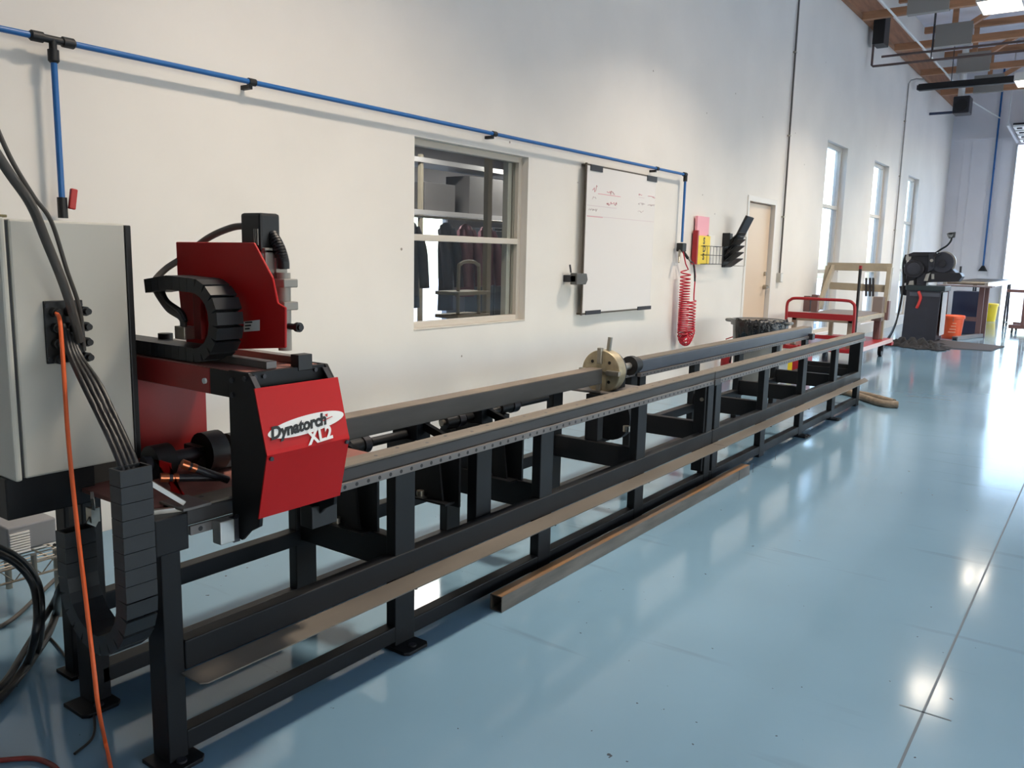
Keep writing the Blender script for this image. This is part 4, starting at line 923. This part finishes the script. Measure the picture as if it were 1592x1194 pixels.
# mats and cloths
P = [pz(x, y) for x, y in ((1452, 528), (1562, 539), (1541, 546), (1440, 540))]
mt_ = MB().prism([(p.x, p.y) for p in P], .001, .012, 'z').build('floor_mat', RUBBER, None, 0, at=(P[0].x, P[0].y, 0)); tag(mt_, 'dark rubber mat lying flat right of the saw', 'mat')
def heap(name, label, cx, cy, sx, sy, h, mt, seed):
    rg = random.Random(seed); n = 26; vs = []; 
    for i in range(n+1):
        for j_ in range(n+1):
            u, v = i/n*2-1, j_/n*2-1; d = max(abs(u), abs(v))
            zz = h*max(0, 1-d**2.2)*(.25+.75*abs(math.sin(u*6+v*4+seed)*math.cos(v*9-u*3)))+rg.uniform(0, .01)
            vs.append((cx+u*sx*(1+.18*math.sin(v*7+seed)+.06*math.sin(v*17)), cy+v*sy*(1+.12*math.cos(u*6)), max(.003, zz)))
    m_ = MB().add(vs, [(i*(n+1)+k, (i+1)*(n+1)+k, (i+1)*(n+1)+k+1, i*(n+1)+k+1) for i in range(n) for k in range(n)]); m_.sm = True
    o = m_.build(name, mt, None, 0, at=(cx, cy, 0)); so = o.modifiers.new('thick', 'SOLIDIFY'); so.thickness = .006; so.offset = 1
    tag(o, label, 'cloth', 'shop cloths by the saw'); return o
q = pz(1418, 537); heap('shop_cloth', 'crumpled dark shop cloth heaped at the foot of the saw', q.x, q.y, .5, .46, .15, CLOTHG, 2)
q = pz(1450, 540); heap('shop_cloth', 'flatter dark cloth spread right of the crumpled heap', q.x-.2, q.y, .38, .26, .06, CLOTHG, 5)
# buckets
def bucket(name, label, c, r, h, mt, handle=True):
    t = thing(name, label, 'bucket', (c.x, c.y, 0))
    MB().lathe([(r*.82, 0), (r*.83, .01), (r, h), (r*.97, h), (r*.8, .015)], (c.x, c.y, 0), 24).build('bucket_body', mt, t)
    MB().lathe([(r*1.0, h*.86), (r*1.06, h*.87), (r*1.06, h*.97), (r, h)], (c.x, c.y, 0), 24).build('bucket_rim', mt, t)
    MB().tube([(c.x-math.cos(k*.35)*r*1.05, c.y-.04, h*.93-math.sin(k*.35)*r*.8) for k in range(10)], .005, 6).build('bucket_bail', STEEL, t)
    return t
bkt = bucket('orange_bucket', 'orange plastic bucket on the floor right of the saw', pz(1478, 526), .20, .44, ORANGEP)
c = pz(1478, 526)
for k in range(4): MB().box(c.x-.195, c.x-.17, c.y-.09, c.y+.03-.02*k, .12+k*.055, .14+k*.055).build('bucket_print', mat('faded_print', (240, 170, 140), .5), bkt)
bucket('yellow_bucket', 'yellow bucket by the end wall under the roller table', pz(1536, 499), .19, .44, YELLOW)
# ================================================================== ROLLER TABLE
rt = thing('roller_table', 'long roller outfeed table with brown legs behind the saw', 'table', (20.0, 2.4, 0))
def leg2(x, y, X, Xt, z1, w_, mt, nm): MB().box(X, X+w_, y, y+w_, 0, z1).build(nm, mt, rt, .004)
LXX = 18.35
a = px(1519, 520, LXX).y; b = px(1527, 520, LXX).y
zt = px(1520, 447, LXX).z
for yy in (a, a+.62): MB().box(LXX, LXX+.09, yy-.045, yy+.045, 0.0, zt).build('table_leg', BROWN, rt, .004)
MB().box(LXX+.25, LXX+.33, a-.10, a-.02, 0, zt+.02).build('table_leg', BROWN, rt, .004)
MB().box(LXX-.05, 22.9, a-.10, a-.04, zt, zt+.10).build('side_rail', ALU, rt, .004)
MB().box(LXX-.05, 22.9, a+.62, a+.68, zt, zt+.10).build('side_rail', ALU, rt, .004)
for k in range(18): MB().cyl((LXX+.1+k*.25, a-.05, zt+.075), (LXX+.1+k*.25, a+.63, zt+.075), .032, 12).build('roller', STEEL, rt)
MB().box(LXX-.3, LXX+.15, a-.2, a+.75, zt+.01, zt+.035).build('end_shelf', mat('shelf_brown', (120, 108, 108), .5), rt, .004)
for yy in (a-.06, a+.64):
    MB().bar((22.75, yy, zt), (22.95, yy, 0), .04, .04).build('far_leg', DARKM, rt); MB().bar((22.45, yy, zt), (22.3, yy, 0), .04, .04).build('far_leg', DARKM, rt)
MB().bar((22.3, a-.06, .06), (22.95, a-.06, .06), .03, .03).build('leg_tie', DARKM, rt)
MB().box(LXX, LXX+.09, a+.05, a+.57, .30, .38).build('leg_tie', BROWN, rt)
tb_ = MB().box(LXX+.5, LXX+1.0, a+.06, a+.56, .012, zt-.1).build('blue_drum_box', mat('dark_blue_panel', (46, 54, 76), .35), None, .01, at=(LXX+.7, a+.3, 0)); tag(tb_, 'dark blue box standing under the roller table', 'box')
st_ = thing('floor_beam', 'low grey steel bar on the floor at the foot of the roller table', 'bar', (18.0, 2.3, 0))
q0 = pz(1484, 529); q1 = pz(1524, 524); MB().bar((q0.x, q0.y, .035), (q1.x, q1.y, .035), .10, .066).build('bar_body', mat('grey_bar', (120, 120, 124), .45, .3), st_, .004)
MB().cyl((q0.x, q0.y-.03, .035), (q0.x, q0.y+.03, .035), .034, 12).build('bar_end', DARKM, st_)
# stand near the open door
sd2 = thing('material_stand', 'brown material stand near the open end door at the right edge', 'stand', (19.9, 1.5, 0))
q = pz(1568, 518)
MB().box(q.x, q.x+.08, q.y-.95, q.y+.02, .10, .18).build('stand_base', BROWN, sd2, .004)
MB().box(q.x+.9, q.x+.98, q.y-.95, q.y+.02, .10, .18).build('stand_base', BROWN, sd2, .004)
for yy in (q.y-.05, q.y-.85):
    for xx in (q.x+.04, q.x+.94): MB().cyl((xx, yy-.02, .05), (xx, yy+.02, .05), .05, 14).build('stand_caster', DARKM, sd2)
for yy, zz in ((q.y-.22, 1.28), (q.y-.72, 1.45)):
    MB().box(q.x+.02, q.x+.08, yy-.03, yy+.03, .18, zz).build('stand_post', BROWN, sd2, .003)
    MB().box(q.x+.92, q.x+.98, yy-.03, yy+.03, .18, .9).build('stand_post', BROWN, sd2, .003)
MB().box(q.x+.02, q.x+.08, q.y-.95, q.y+.12, .84, .90).build('stand_arm', BROWN, sd2, .003)
MB().box(q.x+.08, q.x+.92, q.y-.25, q.y-.19, .60, .66).build('stand_arm', BROWN, sd2, .003)
# blue riser on the end wall
br_ = thing('blue_riser', 'vertical blue air pipe on the far end wall', 'pipe', (XE-.05, 2.88, 1.3))
MB().cyl((XE-.05, 2.88, 1.36), (XE-.05, 2.88, 6.3), .022, 12).build('riser_pipe', BLUE, br_)
MB().cyl((XE-.05, 2.88, 1.22), (XE-.05, 2.88, 1.36), .11, 14, .03).build('riser_valve', BLACK2, br_)
for z in (2.2, 3.8, 5.2): MB().box(XE-.03, XE, 2.86, 2.90, z, z+.03).build('riser_clip', BLACK2, br_)
# ================================================================== ROOF TRUSSES
def truss(X, label):
    t = thing('roof_truss', label, 'truss', (X, 0, 5.26), 'timber roof trusses')
    YL = -5.2
    MB().box(X-.05, X+.05, YL, W-.10, 5.26, 5.38).build('bottom_chord', WOOD, t, .004)
    MB().box(X-.05, X+.05, YL, W-.10, 6.10, 6.22).build('top_chord', WOOD, t, .004)
    k = 0
    for yn in (2.85, .45, -1.95, -4.35):
        MB().box(X-.065, X+.065, yn-.30, yn+.30, 5.24, 5.62).build('gusset_plate', GUSS, t, .003)
        MB().box(X-.035, X+.035, yn-.045, yn+.045, 5.62, 6.10).build('king_post', WOOD, t)
        for s_ in (-1, 1):
            ye = yn+s_*1.18
            if ye < W-.1: MB().bar((X, yn+s_*.22, 5.56), (X, ye, 6.12), .08, .11, (1, 0, 0)).build('web_diagonal', WOOD, t)
    return t
for X, n in ((14.85, 'nearest'), (17.25, 'second'), (19.75, 'third'), (22.2, 'farthest')): truss(X, n+' timber roof truss with grey gusset plates at the upper right')
# ceiling services
o = MB().cyl((10.5, 3.28, 5.20), (20.9, 3.28, 5.20), .017, 8).build('white_conduit', WHITE, None, 0, at=(16, 3.28, 5.2)); tag(o, 'thin white conduit slung lengthwise below the trusses', 'conduit')
sp1 = thing('sprinkler_pipe', 'thin dark pipe crossing the hall that turns up at the side wall', 'pipe', (15.67, 0, 4.69))
MB().tube([(15.67, W-.1, 5.25), (15.67, W-.1, 4.72), (15.67, W-.12, 4.70), (15.67, -5, 4.70)], .02, 8).build('pipe_bend', mat('sprinkler_brown', (92, 74, 70), .5), sp1)
for yy in (2.9, .5): MB().cyl((15.67, yy, 4.70), (15.67, yy, 6.3), .008, 6).build('pipe_hanger', DARKM, sp1)
sp2 = thing('sprinkler_branch', 'straight thin dark pipe just beyond the one with the bend', 'pipe', (16.3, 0, 4.98))
MB().cyl((16.3, W-.1, 4.98), (16.3, -5, 4.98), .02, 8).build('branch_pipe', mat('sprinkler_brown', (92, 74, 70), .5), sp2)
for yy in (3.0, .6): MB().cyl((16.3, yy, 4.98), (16.3, yy, 6.3), .008, 6).build('pipe_hanger', DARKM, sp2)
ht = thing('heater_tube', 'long black radiant heater tube hung across the hall', 'heater', (19.6, 0, 4.95))
MB().box(19.5, 19.64, -4.5, 3.80, 4.93, 5.06).build('heater_body', BLACK2, ht, .01)
MB().box(19.52, 19.62, 3.80, 3.83, 4.95, 5.04).build('heater_end', DARKM, ht)
for yy in (3.2, 1.0, -1.2): MB().cyl((19.57, yy, 5.06), (19.57, yy, 6.3), .008, 6).build('heater_hanger', DARKM, ht)
uh = thing('unit_heater', 'dark unit heater hung near the far corner', 'heater', (21.5, 3.4, 4.6))
q = px(1497, 162, 21.5)
MB().box(21.3, 21.75, q.y-.16, q.y+.17, q.z-.22, q.z+.15).build('heater_case', DARKM, uh, .02)
MB().cyl((21.29, q.y, q.z-.05), (21.3, q.y, q.z-.05), .13, 20).build('fan_grille', BLACK2, uh)
MB().cyl((21.5, q.y+.05, q.z+.15), (21.5, q.y+.05, 6.2), .07, 12).build('flue', WHITE, uh)
MB().cyl((21.5, q.y+.17, q.z-.16), (21.5, W-.02, q.z-.16), .03, 8).build('gas_line', mat('blue_dark', (40, 56, 84), .4), uh)
MB().bar((21.6, q.y-.05, q.z+.14), (23.8, q.y-.5, q.z-.02), .02, .02).build('condensate_line', WHITE, uh)
sb = thing('wall_speaker', 'small black box mounted on the timber ledger', 'speaker', (15.5, W-.1, 5.2))
q = py(1367, 47, W-.15); MB().box(q.x-.18, q.x+.18, W-.28, W-.091, q.z-.26, q.z+.26).build('speaker_box', BLACK2, sb, .01)
# ================================================================== STOREROOM CONTENT
def storelamp(x, y, label):
    t = thing('strip_lamp', label, 'lamp', (x, y, 2.9), 'storeroom strip lamps')
    MB().box(x-.7, x+.7, y-.08, y+.08, 2.94, 3.0).build('lamp_tray', TRIMW, t); MB().box(x-.68, x+.68, y-.03, y+.03, 2.91, 2.94).build('lamp_tube', emat('tube_lamp', (1, .95, .9), 4.0), t)
    ar = bpy.data.lights.new('tube_light', 'AREA'); ar.shape = 'RECTANGLE'; ar.size = 1.3; ar.size_y = .06; ar.energy = 90; ar.color = (1, .95, .9)
    ao = bpy.data.objects.new('tube_light', ar); COL.objects.link(ao); ao.parent = t; ao.location = (0, 0, .005)
storelamp(7.2, 6.6, 'nearer white strip lamp under the storeroom ceiling'); storelamp(10.2, 6.9, 'farther white strip lamp under the storeroom ceiling')
cr = thing('coat_rack', 'metal coat rail in the storeroom behind the window', 'rack', (7.6, 6.3, 0))
RZ = 1.78
MB().cyl((6.3, 6.3, RZ), (9.3, 6.3, RZ), .016, 8).build('rack_rail', STEEL, cr)
for x in (6.35, 9.25): MB().cyl((x, 6.3, 0), (x, 6.3, RZ), .018, 8).build('rack_post', STEEL, cr); MB().box(x-.02, x+.02, 6.05, 6.55, 0, .03).build('rack_foot', STEEL, cr)
def coat(x, y, wd, L_, mt, label):
    t = thing('work_jacket', label, 'jacket', (x, y, RZ-L_-.05), 'work jackets on the storeroom rail')
    body = MB(); prof = [(.03, 0), (.10, -.03), (wd*.5, -.10), (wd*.56, -.3), (wd*.5, -L_*.7), (wd*.55, -L_)]
    n = 14; vs = []
    for (r, z) in prof:
        for k in range(n):
            a = 2*math.pi*k/n; vs.append((x+r*math.cos(a), y+.35*r*math.sin(a)*(1+.15*math.sin(3*a)), RZ-.05+z))
    m_ = len(prof); fs = [(i*n+k, i*n+(k+1) % n, (i+1)*n+(k+1) % n, (i+1)*n+k) for i in range(m_-1) for k in range(n)]+[tuple(range(n)), tuple(range((m_-1)*n, m_*n))]
    body.add(vs, fs); body.sm = True; body.build('jacket_body', mt, t)
    for s_ in (-1, 1): MB().tube(spline([(x+s_*wd*.30, y, RZ-.13), (x+s_*wd*.42, y-.07, RZ-.35), (x+s_*wd*.42, y-.10, RZ-.62), (x+s_*wd*.40, y-.12, RZ-.78)], 4), .055, 10).build('sleeve', mt, t)
    MB().tube(spline([(x, y, RZ-.06), (x, y, RZ), (x+.015, y, RZ+.02), (x+.02, y, RZ)], 4), .004, 6).build('hanger_hook', STEEL, t)
for x, wd, L_, mt, n in ((6.80, .30, .95, COAT2, 'dark jacket hanging leftmost on the storeroom rail'), (7.42, .24, 1.0, COAT2, 'dark jacket hanging second on the storeroom rail'), (7.78, .30, .85, COAT1, 'maroon leather jacket hanging third on the storeroom rail'), (8.18, .30, .72, COAT1, 'shorter maroon leather jacket hanging last on the storeroom rail')): coat(x, 6.3, wd, L_, mt, n)
pp = thing('storeroom_post', 'slim beige post standing inside the storeroom', 'post', (7.0, 5.35, 0))
q = py(757, 400, 5.35); MB().box(q.x-.035, q.x+.035, 5.32, 5.38, 0, 3.0).build('post_shaft', BEIGE, pp, .003)
sc = thing('hand_trolley', 'beige tubular hand trolley standing in the storeroom', 'trolley', (6.6, 5.3, 0))
a = py(713, 410, 5.3); b = py(745, 410, 5.3)
MB().tube(spline([(a.x, 5.3, .1), (a.x, 5.3, 1.15), (a.x+.03, 5.3, 1.28), ((a.x+b.x)/2, 5.3, 1.31), (b.x-.03, 5.3, 1.28), (b.x, 5.3, 1.15), (b.x, 5.3, .1)], 5), .018, 8).build('trolley_frame', BEIGE, sc)
for z in (.75, .98): MB().box(a.x-.12, b.x+.06, 5.2, 5.5, z, z+.035).build('trolley_shelf', BEIGE, sc, .003)
MB().box(a.x-.02, b.x+.02, 5.15, 5.5, .08, .12).build('trolley_toe', BEIGE, sc)
for x in (a.x, b.x): MB().cyl((x, 5.42, .09), (x+.04, 5.42, .09), .09, 16).build('trolley_wheel', BLACK2, sc)
lk = thing('storeroom_locker', 'tall dark locker in the storeroom behind the post', 'locker', (9.0, 6.6, 0))
a = py(768, 400, 6.62); MB().box(a.x, a.x+.9, 6.62, 7.1, 0, 1.72).build('locker_body', mat('locker_grey', (66, 70, 76), .5), lk, .006)
for k in range(2): 
    d = MB().box(a.x+.02+k*.44, a.x+.44+k*.44, 6.605, 6.62, .05, 1.68).build('locker_door', mat('locker_door', (82, 86, 92), .45), lk, .004); MB().box(a.x+.38+k*.06, a.x+.40+k*.06, 6.59, 6.605, .85, .97).build('locker_handle', STEEL, d)
sh = thing('storeroom_shelf', 'long high grey storage shelf across the storeroom', 'shelf', (9, 7.4, 1.8))
MB().box(5.5, 12.5, 7.2, 7.7, 1.86, 1.92).build('shelf_board', mat('shelf_white', (190, 186, 184), .5), sh)
for x in (5.6, 8.0, 10.4, 12.4): MB().box(x, x+.05, 7.22, 7.27, 0, 2.6).build('shelf_upright', BEIGE, sh)
MB().box(5.5, 12.5, 7.2, 7.7, 2.5, 2.56).build('shelf_board', mat('shelf_white', (190, 186, 184), .5), sh)
for k, (x, wd, hh) in enumerate(((6.0, .7, .4), (7.0, .8, .5), (8.1, .6, .35), (9.0, .9, .5), (10.5, .8, .45), (11.4, .7, .38))):
    o = MB().box(x, x+wd, 7.24, 7.66, 1.921, 1.921+hh).build('storage_carton', mat('carton_grey', (104, 100, 98), .7), None, .005, at=(x, 7.4, 1.921)); tag(o, ['first', 'second', 'third', 'fourth', 'fifth', 'last'][k]+' grey storage carton from the left on the storeroom shelf', 'carton', 'cartons on the storeroom shelf')
